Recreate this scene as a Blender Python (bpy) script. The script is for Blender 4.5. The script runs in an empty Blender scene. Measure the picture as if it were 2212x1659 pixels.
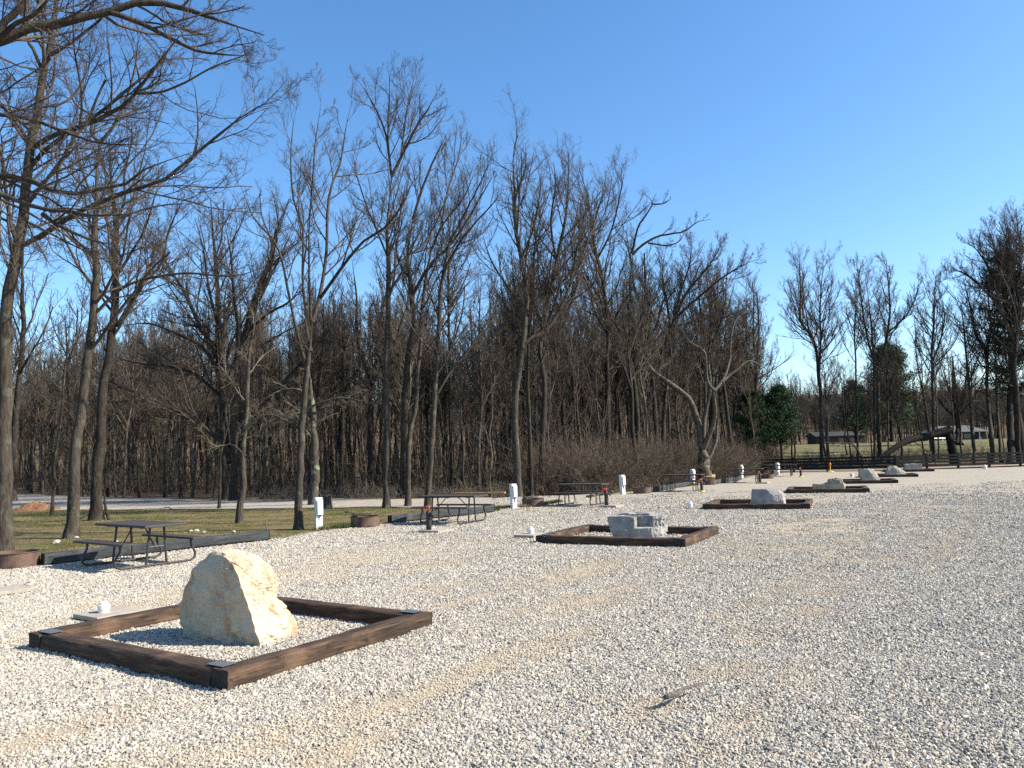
import bpy, bmesh, math, random
import numpy as np
from mathutils import Vector, noise, geometry
R_=math.radians
scene=bpy.context.scene
COL=scene.collection

# ------------------------------------------------------------ camera, sky, sun, exposure
IW,IH,FPX=2212.,1659.,1661.
CAM_H=1.72; PITCH=R_(5.52); ROLL=R_(1.7)
camd=bpy.data.cameras.new('camera'); cam=bpy.data.objects.new('camera',camd); COL.objects.link(cam)
camd.sensor_fit='HORIZONTAL'; camd.sensor_width=36.; camd.lens=36.*FPX/IW
camd.clip_start=.05; camd.clip_end=2000.
cam.location=(0,0,CAM_H)
_f=np.array([0,math.cos(PITCH),math.sin(PITCH)]); _u=np.array([0,-math.sin(PITCH),math.cos(PITCH)]); _r=np.array([1.,0,0])
_c,_s=math.cos(ROLL),math.sin(ROLL)
CR=_c*_r-_s*_u; CU=_s*_r+_c*_u; CF=_f
from mathutils import Matrix
cam.matrix_world=Matrix(((CR[0],CU[0],-CF[0],0),(CR[1],CU[1],-CF[1],0),(CR[2],CU[2],-CF[2],CAM_H),(0,0,0,1)))
scene.camera=cam

SUN_AZ=R_(-8.); SUN_EL=R_(37.)          # direction to the sun: from +x, a little behind the camera
w=bpy.data.worlds.new('World'); scene.world=w; w.use_nodes=True
nt=w.node_tree; nt.nodes.clear()
sky=nt.nodes.new('ShaderNodeTexSky'); sky.sky_type='NISHITA'; sky.sun_disc=False
sky.sun_elevation=SUN_EL; sky.sun_rotation=math.pi/2-SUN_AZ
sky.air_density=1.0; sky.dust_density=.7; sky.ozone_density=2.5; sky.altitude=200
bg=nt.nodes.new('ShaderNodeBackground'); bg.inputs[1].default_value=.115
hs=nt.nodes.new('ShaderNodeHueSaturation'); hs.inputs['Saturation'].default_value=1.22
out=nt.nodes.new('ShaderNodeOutputWorld')
nt.links.new(sky.outputs[0],hs.inputs['Color']); nt.links.new(hs.outputs[0],bg.inputs[0]); nt.links.new(bg.outputs[0],out.inputs[0])
sd=bpy.data.lights.new('sun','SUN'); sd.energy=5.0; sd.angle=R_(.5); sd.color=(1,.92,.80)
so=bpy.data.objects.new('sun',sd); COL.objects.link(so)
sv=Vector((math.cos(SUN_EL)*math.cos(SUN_AZ),math.cos(SUN_EL)*math.sin(SUN_AZ),math.sin(SUN_EL)))
so.rotation_euler=sv.to_track_quat('Z','Y').to_euler()
scene.view_settings.view_transform='Standard'; scene.view_settings.look='None'
scene.view_settings.exposure=1.15; scene.view_settings.gamma=1
scene.render.engine='CYCLES'
scene.cycles.max_bounces=5; scene.cycles.diffuse_bounces=4; scene.cycles.use_denoising=False

# ------------------------------------------------------------ where a point of the place lies
def ray(x,y): return CR*((x-IW/2)/FPX)+CU*(-(y-IH/2)/FPX)+CF
def G(x,y,z=0.):
    d=ray(x,y); t=(z-CAM_H)/d[2]; return np.array([0,0,CAM_H])+d*t
def at(x,y,Y):
    d=ray(x,y); return np.array([0,0,CAM_H])+d*Y/d[1]
def sst(a,b,x):
    t=np.clip((x-a)/(b-a),0,1); return t*t*(3-2*t)
def terrain(x,y):
    x=np.asarray(x,float); y=np.asarray(y,float)
    return (sst(60,104,y)*(.35+2.0*sst(2,26,x))+sst(0,1,(y-112-78*sst(8,40,x))/308.)*34.)
def gat(x,Y):                       # ground point at pixel column x, depth Y
    a=at(x,980,Y); b=at(x,1100,Y)
    z=float(terrain(a[0],Y)); k=(z-a[2])/(b[2]-a[2]); return a+(b-a)*k

# ------------------------------------------------------------ helpers
def link(o,parent=None):
    COL.objects.link(o)
    if parent is not None: o.parent=parent
    return o
def tag(o,label=None,cat=None,group=None,kind=None):
    if label: o['label']=label
    if cat: o['category']=cat
    if group: o['group']=group
    if kind: o['kind']=kind
    return o
def empty(name,loc=(0,0,0),rz=0.,label=None,cat=None,group=None):
    o=bpy.data.objects.new(name,None); link(o); o.location=loc; o.rotation_euler=(0,0,rz); o.empty_display_size=.2
    return tag(o,label,cat,group)
def copy_tree(o,parent=None):
    c=o.copy(); COL.objects.link(c)
    if parent is not None: c.parent=parent
    for ch in [q for q in bpy.data.objects if q.parent==o]: copy_tree(ch,c)
    return c
def mesh_np(name,V,Fc,mat,parent=None,smooth=False,loc=None):
    """V (n,3), Fc (m,k) all faces of k corners"""
    me=bpy.data.meshes.new(name); V=np.asarray(V,np.float32); Fc=np.asarray(Fc,np.int32)
    me.vertices.add(len(V)); me.vertices.foreach_set('co',V.ravel())
    k=Fc.shape[1]; me.loops.add(Fc.size); me.loops.foreach_set('vertex_index',Fc.ravel())
    me.polygons.add(len(Fc)); me.polygons.foreach_set('loop_start',np.arange(0,Fc.size,k,dtype=np.int32))
    me.polygons.foreach_set('loop_total',np.full(len(Fc),k,np.int32))
    if smooth: me.polygons.foreach_set('use_smooth',np.ones(len(Fc),bool))
    me.update(calc_edges=True); me.materials.append(mat)
    o=bpy.data.objects.new(name,me); link(o,parent)
    if loc is not None: o.location=loc
    return o
def bm_obj(name,bm,mat,parent=None,smooth=False):
    me=bpy.data.meshes.new(name); bm.normal_update(); bm.to_mesh(me); bm.free(); me.materials.append(mat)
    if smooth:
        for p in me.polygons: p.use_smooth=True
    o=bpy.data.objects.new(name,me); return link(o,parent)
def box(bm,cx,cy,cz,sx,sy,sz,rz=0.,bev=0.,rx=0.,ry=0.):
    r=bmesh.ops.create_cube(bm,size=1.)['verts']
    M=Matrix.Translation((cx,cy,cz))@Matrix.Rotation(rz,4,'Z')@Matrix.Rotation(ry,4,'Y')@Matrix.Rotation(rx,4,'X')@Matrix.Diagonal((sx,sy,sz,1))
    bmesh.ops.transform(bm,matrix=M,verts=r)
    if bev>0:
        es=list({e for v in r for e in v.link_edges})
        bmesh.ops.bevel(bm,geom=es,offset=bev,segments=2,affect='EDGES',profile=.6)
def cyl(bm,p0,p1,r0,r1=None,seg=16,caps=True):
    p0=Vector(p0);p1=Vector(p1);r1=r0 if r1 is None else r1
    d=p1-p0; q=d.to_track_quat('Z','Y').to_matrix().to_4x4()
    bmesh.ops.create_cone(bm,cap_ends=caps,segments=seg,radius1=r0,radius2=r1,depth=d.length,matrix=Matrix.Translation((p0+p1)/2)@q)
def tube(bm,pts,r,seg=8,caps=True):
    pts=[Vector(p) for p in pts]; rings=[]
    rs=r if hasattr(r,'__len__') else [r]*len(pts)
    prev=None
    for i,p in enumerate(pts):
        t=(pts[min(i+1,len(pts)-1)]-pts[max(i-1,0)]).normalized()
        if prev is None:
            a=Vector((0,0,1)) if abs(t.z)<.9 else Vector((1,0,0)); n=t.cross(a).normalized()
        else: n=(prev-t*prev.dot(t)).normalized()
        prev=n; b=t.cross(n)
        rings.append([bm.verts.new(p+(n*math.cos(2*math.pi*k/seg)+b*math.sin(2*math.pi*k/seg))*rs[i]) for k in range(seg)])
    for a,b in zip(rings,rings[1:]):
        for k in range(seg): bm.faces.new((a[k],a[(k+1)%seg],b[(k+1)%seg],b[k]))
    if caps:
        bm.faces.new(rings[0][::-1]); bm.faces.new(rings[-1])
def lathe(bm,prof,seg=28,c=(0,0)):
    rings=[]
    for r,z in prof: rings.append([bm.verts.new((c[0]+r*math.cos(2*math.pi*k/seg),c[1]+r*math.sin(2*math.pi*k/seg),z)) for k in range(seg)])
    for a,b in zip(rings,rings[1:]):
        for k in range(seg): bm.faces.new((a[k],a[(k+1)%seg],b[(k+1)%seg],b[k]))
    return rings

# ------------------------------------------------------------ materials
class N:
    def __init__(s,name,rough=.9,spec=.3):
        s.m=bpy.data.materials.new(name); s.m.use_nodes=True; s.t=s.m.node_tree; s.b=s.t.nodes['Principled BSDF']
        s.b.inputs['Roughness'].default_value=rough; s.b.inputs['Specular IOR Level'].default_value=spec
    def n(s,t,**k):
        x=s.t.nodes.new(t)
        for a,v in k.items():
            if a in x.inputs.keys(): x.inputs[a].default_value=v
            else: setattr(x,a,v)
        return x
    def l(s,a,b): s.t.links.new(a,b)
    def co(s,kind='Object',scale=(1,1,1),rot=(0,0,0)):
        c=s.n('ShaderNodeTexCoord'); m=s.n('ShaderNodeMapping'); m.inputs['Scale'].default_value=scale; m.inputs['Rotation'].default_value=rot
        s.l(c.outputs[kind],m.inputs[0]); return m.outputs[0]
    def world(s,scale=(1,1,1),rot=(0,0,0)):
        g=s.n('ShaderNodeNewGeometry'); m=s.n('ShaderNodeMapping'); m.inputs['Scale'].default_value=scale; m.inputs['Rotation'].default_value=rot
        s.l(g.outputs['Position'],m.inputs[0]); return m.outputs[0]
    def noise(s,vec,scale,detail=4,rough=.55,dist=0.):
        x=s.n('ShaderNodeTexNoise',Scale=scale,Detail=detail,Roughness=rough,Distortion=dist); s.l(vec,x.inputs['Vector']); return x.outputs['Fac']
    def ramp(s,fac,stops):
        x=s.n('ShaderNodeValToRGB'); e=x.color_ramp.elements
        while len(e)>1: e.remove(e[-1])
        e[0].position=stops[0][0]; e[0].color=(*stops[0][1],1)
        for p,c in stops[1:]:
            q=e.new(p); q.color=(*c,1)
        s.l(fac,x.inputs[0]); return x.outputs[0]
    def g(s,fac,a,b):
        return s.ramp(fac,[(a,(0,0,0)),(b,(1,1,1))])
    def mix(s,fac,a,b,mode='MIX'):
        x=s.n('ShaderNodeMix',data_type='RGBA',blend_type=mode)
        if isinstance(fac,(int,float)): x.inputs[0].default_value=fac
        else: s.l(fac,x.inputs[0])
        for i,v in ((6,a),(7,b)):
            if isinstance(v,tuple): x.inputs[i].default_value=(*v,1)
            else: s.l(v,x.inputs[i])
        return x.outputs[2]
    def math(s,op,a,b=0.):
        x=s.n('ShaderNodeMath',operation=op)
        for i,v in ((0,a),(1,b)):
            if isinstance(v,(int,float)): x.inputs[i].default_value=v
            else: s.l(v,x.inputs[i])
        return x.outputs[0]
    def bump(s,h,strength=.5,dist=.02):
        x=s.n('ShaderNodeBump',Strength=strength,Distance=dist); s.l(h,x.inputs['Height']); s.l(x.outputs[0],s.b.inputs['Normal'])
    def col(s,c):
        if isinstance(c,tuple): s.b.inputs['Base Color'].default_value=(*c,1)
        else: s.l(c,s.b.inputs['Base Color'])
        return s
def mat_plain(name,c,rough=.6,spec=.4,metal=0.,var=.15,scale=8.,bump=.15):
    n=N(name,rough,spec); n.b.inputs['Metallic'].default_value=metal
    f=n.noise(n.co(),scale,5); lo=tuple(v*(1-var) for v in c); hi=tuple(min(1,v*(1+var)) for v in c)
    n.col(n.ramp(f,[(.3,lo),(.7,hi)])); n.bump(n.noise(n.co(),scale*6,3),bump,.004); return n.m
def mat_bark(name,dark,light,moss=.0,scale=1.):
    n=N(name,.95,.15); v=n.co('Object',(9*scale,9*scale,1.6*scale))
    a=n.noise(v,2.2,5,.65,.4); c=n.ramp(a,[(.3,dark),(.62,light)])
    big=n.noise(n.co(),1.1,3); c=n.mix(n.math('MULTIPLY',n.g(big,.45,.75),.35),c,tuple(min(1,x*1.5) for x in light))
    if moss>0:
        m=n.noise(n.co(),3.5,4); c=n.mix(n.math('MULTIPLY',n.g(m,.55,.62),moss),c,(.17,.2,.13))
    n.col(c); n.bump(a,.9,.03); return n.m
BARK=mat_bark('bark_grey_brown',(.013,.0105,.0085),(.066,.055,.044),.2)
BARK_D=mat_bark('bark_dark',(.009,.0075,.006),(.04,.033,.027),.1)
BARK_L=mat_bark('bark_pale',(.03,.026,.02),(.12,.102,.08),.3)
BARK_M=mat_bark('bark_lichen',(.02,.0165,.013),(.08,.068,.054),.8)
def mat_twig(name,a,b):
    n=N(name,.9,.2); n.col(n.ramp(n.noise(n.co(),1.7,3),[(.35,a),(.65,b)])); return n.m
TWIG=mat_twig('twig_grey_brown',(.034,.027,.021),(.09,.073,.058))
TWIG_D=mat_twig('twig_dark',(.028,.021,.016),(.075,.058,.044))
TWIG_R=mat_twig('twig_budding',(.04,.029,.023),(.10,.073,.058))
TWIG_B=mat_twig('bramble_brown',(.042,.032,.024),(.11,.084,.062))
TWIG_W=mat_twig('twig_pale',(.06,.05,.037),(.18,.15,.11))

# gravel, seen as a surface where single stones are too far off
def tan_mask(n,inst=False):
    """sandy fines driven into the gravel: read from the surface (or the stone), see tanm below"""
    x=n.n('ShaderNodeAttribute'); x.attribute_name='tan'; x.attribute_type='INSTANCER' if inst else 'GEOMETRY'; return x.outputs['Fac']
def mat_gravel(name,gain=1.):
    n=N(name,.95,.2)
    v=n.world(); vo=n.n('ShaderNodeTexVoronoi',Scale=34.,Randomness=1.); n.l(v,vo.inputs['Vector'])
    sep=n.n('ShaderNodeSeparateColor'); n.l(vo.outputs['Color'],sep.inputs[0])
    c=n.ramp(sep.outputs[0],[(0,(.10,.091,.078)),(.22,(.22,.20,.17)),(.6,(.32,.29,.238)),(1,(.44,.40,.325))])
    edge=n.g(vo.outputs['Distance'],.016,.0); # dark gaps come from the bump; this only tints dust
    big=n.noise(n.world((.5,.5,.5)),1.0,4)
    c=n.mix(n.math('MULTIPLY',n.g(big,.4,.7),.28),c,(.20,.186,.165))
    c=n.mix(n.math('MULTIPLY',tan_mask(n),.85),c,(.34,.28,.195))
    dk=n.noise(n.world((1,1,1),(0,0,.3)),.9,6,.7,.5); c=n.mix(n.math('MULTIPLY',n.g(dk,.66,.74),.4),c,(.22,.19,.17))
    n.col(c); hh=n.math('ADD',n.math('MULTIPLY',vo.outputs['Distance'],-1.),n.math('MULTIPLY',n.noise(v,18,3),.4))
    n.bump(hh,.55,.02); return n.m
GRAVEL=mat_gravel('gravel_surface')
def mat_stone():
    n=N('gravel_stone',.9,.25); oi=n.n('ShaderNodeObjectInfo')
    c=n.ramp(oi.outputs['Random'],[(0,(.15,.137,.122)),(.09,(.225,.207,.18)),(.30,(.285,.262,.222)),(.6,(.365,.333,.275)),(.85,(.44,.402,.332)),(.97,(.52,.48,.41)),(1,(.36,.25,.17))])
    c=n.mix(n.math('MULTIPLY',tan_mask(n,True),.6),c,(.42,.345,.24))
    n.col(c); return n.m
STONE=mat_stone()
def mat_lawn():
    n=N('lawn_turf',.95,.15); v=n.world((1,1.6,1))
    a=n.noise(v,.55,5,.65); b=n.noise(n.world((1,2.2,1)),2.6,6,.75,.4)
    c=n.ramp(b,[(.25,(.03,.038,.01)),(.42,(.062,.07,.018)),(.54,(.115,.105,.033)),(.66,(.24,.185,.085))])
    c=n.mix(n.g(a,.46,.58),c,n.ramp(n.noise(v,9,4,.7),[(.3,(.09,.06,.03)),(.7,(.27,.20,.115))]))
    n.col(c); n.bump(n.noise(v,30,4,.8),1.,.04); return n.m
def mat_litter():
    n=N('leaf_litter',.95,.15); v=n.world()
    b=n.noise(v,7,6,.8); a=n.noise(v,.35,4)
    c=n.ramp(b,[(.3,(.035,.022,.014)),(.5,(.12,.078,.045)),(.7,(.27,.19,.115))])
    c=n.mix(n.math('MULTIPLY',n.g(a,.5,.64),.6),c,(.085,.085,.035))
    n.col(c); n.bump(b,1.,.05); return n.m
def mat_field():
    n=N('field_grass',.95,.15); v=n.world((1,3,1)); b=n.noise(v,.4,6,.7)
    n.col(n.ramp(b,[(.3,(.06,.065,.026)),(.5,(.12,.11,.05)),(.7,(.19,.155,.085))])); n.bump(n.noise(v,12,4,.8),.8,.05); return n.m
LAWN=mat_lawn(); LITTER=mat_litter(); FIELD=mat_field()
def mat_tie(name,dk,md,lt):
    n=N(name,.85,.3); v=n.co('Object',(1.1,14,14)); a=n.noise(v,1.6,6,.7,.3)
    c=n.ramp(a,[(.3,dk),(.5,md),(.72,lt)])
    b=n.noise(n.co(),2.2,5,.6); c=n.mix(n.math('MULTIPLY',n.g(b,.56,.74),.45),c,tuple(x*1.4 for x in lt))
    s=n.noise(n.co('Object',(2,9,9)),3.1,3); c=n.mix(n.math('MULTIPLY',n.g(s,.6,.68),.8),c,tuple(x*.45 for x in dk))
    n.col(c); n.bump(a,1.,.018); return n.m
TIE=mat_tie('railroad_tie_brown',(.011,.008,.006),(.042,.026,.017),(.15,.088,.05))
TIE_E=mat_tie('tie_end_black',(.012,.011,.011),(.025,.022,.02),(.05,.045,.04))
EDGE=mat_tie('edging_timber_charcoal',(.012,.014,.016),(.03,.034,.037),(.065,.07,.075))
GALV=mat_plain('galvanized_plate',(.17,.185,.195),.45,.5,.55,.15,20)
DPLAS=mat_plain('charcoal_plastic',(.042,.038,.036),.65,.3,0,.12,30,.4)
DSTEEL=mat_plain('dark_steel_tube',(.035,.030,.034),.5,.5,.2)
WPLAS=mat_plain('white_vinyl',(.60,.62,.61),.45,.5,0,.06,3,.05)
PVC=mat_plain('white_pipe_plastic',(.66,.64,.60),.4,.5,0,.04)
BLACK=mat_plain('black_rubber_sleeve',(.018,.02,.022),.6,.4,0,.3,18,.6)
RED=mat_plain('red_painted_iron',(.42,.06,.035),.5,.4,0,.3,30)
YEL=mat_plain('yellow_plastic',(.62,.45,.05),.6)
ORG=mat_plain('orange_plastic',(.65,.12,.03),.5)
CONC=mat_plain('concrete_pad',(.30,.268,.22),.9,.2,0,.15,6,.6)
BARK_SHADE=mat_bark('bark_in_shade',(.005,.004,.0035),(.018,.015,.012),0)  # darker bark for the fallen trunk and stump: tree shade put into the colour
FENCEM=mat_plain('black_fence_paint',(.005,.0055,.007),.6,.2,0,.3,5,.5)
def mat_rust():
    n=N('rusted_steel',.75,.35); n.b.inputs['Metallic'].default_value=.3
    a=n.noise(n.co(),5,5,.65); n.col(n.ramp(a,[(.35,(.04,.03,.028)),(.52,(.11,.075,.058)),(.66,(.15,.085,.058))])); n.bump(a,.3,.004); return n.m
RUST=mat_rust()
def mat_rock(name,base,shade,stain,stainamt,scale=1.,lo=.55,hi=.66):
    n=N(name,.9,.2); v=n.co('Object',(scale,scale,scale))
    a=n.noise(v,3.2,8,.65,.3); c=n.ramp(a,[(.3,shade),(.55,base),(.75,tuple(min(.9,x*1.15) for x in base))])
    if stainamt>0:
        b=n.noise(n.co('Object',(1.1*scale,1.1*scale,.6*scale),(.3,.5,.2)),2.6,8,.72,.5)
        c=n.mix(n.math('MULTIPLY',n.g(b,lo,hi),stainamt),c,stain)
        d=n.noise(v,7,6,.7,.6); c=n.mix(n.math('MULTIPLY',n.g(d,.60,.68),stainamt*.7),c,tuple(x*.9 for x in stain))
    pit=n.noise(v,15,4,.6); c=n.mix(n.math('MULTIPLY',n.g(pit,.64,.70),.3),c,tuple(x*.6 for x in shade))
    n.col(c); n.bump(n.noise(v,6,4,.55,.6),.6,.03); return n.m
ROCK_C=mat_rock('limestone_cream',(.43,.37,.27),(.34,.285,.195),(.33,.15,.07),.7,1.,.54,.63)
ROCK_G=mat_rock('limestone_grey',(.27,.258,.235),(.16,.153,.142),(.3,.26,.2),.0,1.)
ROCK_T=mat_rock('limestone_tan',(.33,.285,.215),(.21,.175,.13),(.23,.125,.08),.6,1.)
ROCK_W=mat_rock('limestone_pale',(.34,.31,.265),(.22,.2,.175),(.33,.26,.18),.25,1.)
DIRT=mat_plain('red_clay_dirt',(.15,.08,.045),.95,.1,0,.45,7,1.)

# ------------------------------------------------------------ the ground
def vnoise(x,y,s,seed):
    """smooth value noise, vectorised"""
    x=np.asarray(x)*s; y=np.asarray(y)*s; xi=np.floor(x).astype(np.int64); yi=np.floor(y).astype(np.int64); fx=x-xi; fy=y-yi
    fx=fx*fx*(3-2*fx); fy=fy*fy*(3-2*fy)
    def h(a,b):
        v=np.sin(a*127.1+b*311.7+seed*74.7)*43758.5453; return v-np.floor(v)
    return (h(xi,yi)*(1-fx)+h(xi+1,yi)*fx)*(1-fy)+(h(xi,yi+1)*(1-fx)+h(xi+1,yi+1)*fx)*fy
LANE=R_(57.)
FR1=(np.array([-2.26,6.11]),R_(57.))           # near corner and side direction of the first timber frame
TANS=[(1150,1312,1.1,.16),(1000,1296,.7,.15),(1185,1392,.9,.22),(1060,1430,.9,.2),(900,1500,1.3,.2),(640,1575,1.0,.22),(1420,1525,.35,.16),(830,1180,1.5,.3),(760,1195,1.2,.25),(1300,1290,1.3,.3),(950,1218,1.2,.2),(700,1640,.9,.2),(1230,1240,1.6,.4),(60,1600,.8,.25)]
def tanm(x,y):
    x=np.asarray(x,float); y=np.asarray(y,float); l=-x*math.sin(LANE)+y*math.cos(LANE); k=x*math.cos(LANE)+y*math.sin(LANE); m=np.zeros(x.shape)
    for (px,py,a,b) in TANS:
        g=G(px,py); gl=-g[0]*math.sin(LANE)+g[1]*math.cos(LANE); gk=g[0]*math.cos(LANE)+g[1]*math.sin(LANE)
        m=np.maximum(m,np.exp(-((k-gk)/a)**2-((l-gl)/b)**2))
    for l0 in (2.9,1.35,-.5,-2.0,-4.2,-5.8,-8.,-9.6): m=np.maximum(m,.62*np.exp(-((l-l0-.3*np.sin(k*.17+l0))/.17)**2)*sst(.25,.6,vnoise(k*.35,l0+0*k,1.,55)))
    st=sst(.56,.80,.6*vnoise(l*1.0,k*.13,.9,41)+.4*vnoise(x,y,1.9,42))*.75
    return np.clip(np.maximum(m*1.1,st)*(.45+.9*vnoise(x,y,4.5,43)),0,1)
def frame_local(x,y,N0,a):
    dx=x-N0[0]; dy=y-N0[1]; u=dx*math.cos(a)+dy*math.sin(a); v=-dx*math.sin(a)+dy*math.cos(a); return u,v    # u along side ties, v toward the left
def lot_z(x,y):
    x=np.asarray(x,float); y=np.asarray(y,float)
    l=-x*math.sin(LANE)+y*math.cos(LANE); k=x*math.cos(LANE)+y*math.sin(LANE)
    z=-.012+.014*(vnoise(l,k*.3,1.1,1)-.5)+.016*(vnoise(x,y,2.6,2)-.5)+.010*(vnoise(x,y,7.,3)-.5)
    u,v=frame_local(x,y,*FR1)
    inside=(u>0)&(u<2.5)&(v>0)&(v<3.1)
    d=np.maximum(np.maximum(-u,u-2.5),np.maximum(-v,v-3.1))
    z=z+np.where(inside,.012,0)+np.where(~inside,.028*np.exp(-np.maximum(d,0)/.13)*vnoise(x,y,3.1,5),0)
    return z+terrain(x,y)
def cdt_sheet(name,poly,mat,zfn,pts_extra=(),kind='structure'):
    P=[Vector((float(a),float(b))) for a,b in poly]; n=len(P)
    pe=np.asarray(pts_extra,float).reshape(-1,2)
    if len(pe):                                   # keep the extra points that fall inside
        px=np.array([p.x for p in P]); py=np.array([p.y for p in P]); ins=np.zeros(len(pe),bool)
        j=n-1
        for i in range(n):
            c=((py[i]>pe[:,1])!=(py[j]>pe[:,1]))&(pe[:,0]<(px[j]-px[i])*(pe[:,1]-py[i])/(py[j]-py[i]+1e-12)+px[i]); ins^=c; j=i
        pe=pe[ins]
    vs=P+[Vector((float(a),float(b))) for a,b in pe]
    r=geometry.delaunay_2d_cdt(vs,[],[list(range(n))],1,1e-5)
    V=np.array([(v.x,v.y) for v in r[0]]); T=[f for f in r[2] if len(f)==3]
    z=zfn(V[:,0],V[:,1]); T=np.array(T)
    a,b,c=V[T[:,0]],V[T[:,1]],V[T[:,2]]; ar=(b[:,0]-a[:,0])*(c[:,1]-a[:,1])-(b[:,1]-a[:,1])*(c[:,0]-a[:,0])
    T[ar<0]=T[ar<0][:,::-1]
    o=mesh_np(name,np.c_[V,z],T,mat,None,True)
    if mat is GRAVEL: a_=o.data.attributes.new('tan','FLOAT','POINT'); a_.data.foreach_set('value',(tanm(V[:,0],V[:,1])*(1. if name=='gravel_lot' else .3)).astype(np.float32))
    return tag(o,kind=kind)
def wobble(poly,amp,step,seed,closed=False):
    """ragged version of an edge polyline"""
    rg=random.Random(seed); out=[]
    for (a,b) in zip(poly,poly[1:]):
        a=np.array(a[:2]);b=np.array(b[:2]); L=np.linalg.norm(b-a); k=max(1,int(L/step)); nrm=np.array([-(b-a)[1],(b-a)[0]])/max(L,1e-6)
        for i in range(k): out.append(a+(b-a)*i/k+nrm*rg.uniform(-amp,amp)*(0 if i==0 else 1))
    out.append(np.array(poly[-1][:2])); return out
rng0=np.random.default_rng(7)
# base ground: forest floor reaching the horizon
gx=np.r_[np.linspace(-900,-120,9)[:-1],np.linspace(-120,140,66)[:-1],np.linspace(140,900,9)]
gy=np.r_[np.linspace(-300,-20,4)[:-1],np.linspace(-20,280,76)[:-1],np.linspace(280,1500,9)]
XX,YY=np.meshgrid(gx,gy); ZZ=terrain(XX,YY)-.03-np.where(YY>30,.12*vnoise(XX,YY,.25,9),0)
nx=len(gx); idx=np.arange(len(gx)*len(gy)).reshape(len(gy),nx)
Fq=np.stack([idx[:-1,:-1],idx[:-1,1:],idx[1:,1:],idx[1:,:-1]],-1).reshape(-1,4)
tag(mesh_np('ground',np.c_[XX.ravel(),YY.ravel(),ZZ.ravel()-.03],Fq,LITTER,None,True),kind='structure')

def GP(s): return [G(*map(float,p.split(',')))[:2] for p in s.split()]
lot_left=[(-34,-8),(-34,12.5),(-14,14.2),(-10.3,14.9),(-8.9,14.6),(-5.8,18.25),(-5.0,20.4),(-4.1,21.2),(-3.6,22.1),(-.75,25.5),(-.5,26.2)]
lot_far=GP("1062,1098 1062,1076 1104,1073 1194,1070 1290,1066 1340,1062 1400,1055 1490,1046 1600,1034.5 1645,1024")+[(21,60.2),(27.2,56.9),(38.5,57.5),(72,61.2)]
lot_poly=wobble(lot_left,.12,.5,1)[:-1]+wobble(lot_far,.15,.8,2)+[(74,-8)]
nearp=[(x,y) for y in np.arange(3.4,15,.13) for x in np.arange(-(y*.72+1.6),y*.72+1.6,.13)]
farp=[(x,y) for y in np.arange(-7,60,1.3) for x in np.arange(-33,72,1.3)]
LOT=cdt_sheet('gravel_lot',lot_poly,GRAVEL,lot_z,np.array(nearp+farp)+rng0.uniform(-.03,.03,(len(nearp)+len(farp),2)))
road_near=GP("1063,1099 905,1098 830,1096 637,1099 364,1101 218,1102 87,1102")+[(-27,38.5),(-34,45),(-48,56),(-80,75)]
road_far=[(-95,100)]+[(-60,78)]+GP("36,1067 182,1074 364,1078 637,1081 730,1078 879,1079 1000,1076 1063,1075.8")
road_poly=wobble(road_near,.15,.8,3)+wobble(road_far,.2,.9,4)
road_poly=[p for i,p in enumerate(road_poly) if i==0 or np.linalg.norm(p-road_poly[i-1])>1e-4]
cdt_sheet('gravel_road',road_poly,GRAVEL,lambda x,y:terrain(x,y)+.022+.02*(vnoise(x,y,1.3,12)-.5))
lawn_poly=[(-60,13.0),(-34,12.45)]+[tuple(p) for p in wobble(lot_left[1:],.05,2,5)][1:]+[(-.6,26.4)]+[(a,b+.3) for a,b in road_near[1:7]]+[(-27,40),(-34,46),(-60,60)]
lawn_pts=[(x,y) for y in np.arange(13,45,.9) for x in np.arange(-58,0,.9)]
cdt_sheet('lawn',lawn_poly,LAWN,lambda x,y:terrain(x,y)-.006+.012*(vnoise(x,y,1.1,14)-.5),lawn_pts)
cdt_sheet('field',[(14,72),(140,66),(190,80),(200,192),(55,186),(22,120),(10,95),(6,84)],FIELD,lambda x,y:terrain(x,y)+.06,[(x,y) for y in np.arange(66,190,4) for x in np.arange(0,196,4)])
cdt_sheet('path',[(21,62.6),(27,59.6),(38,60.2),(72,64),(72,66),(38,61.9),(27,61.3),(21,64.4)],GRAVEL,lambda x,y:terrain(x,y)+.03)
fp=GP("640,1033.5 900,1036 1300,1030 1300,1026.5 900,1032 640,1030")
cdt_sheet('forest_path',[tuple(p) for p in fp],GRAVEL,lambda x,y:terrain(x,y)+.08)

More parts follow.
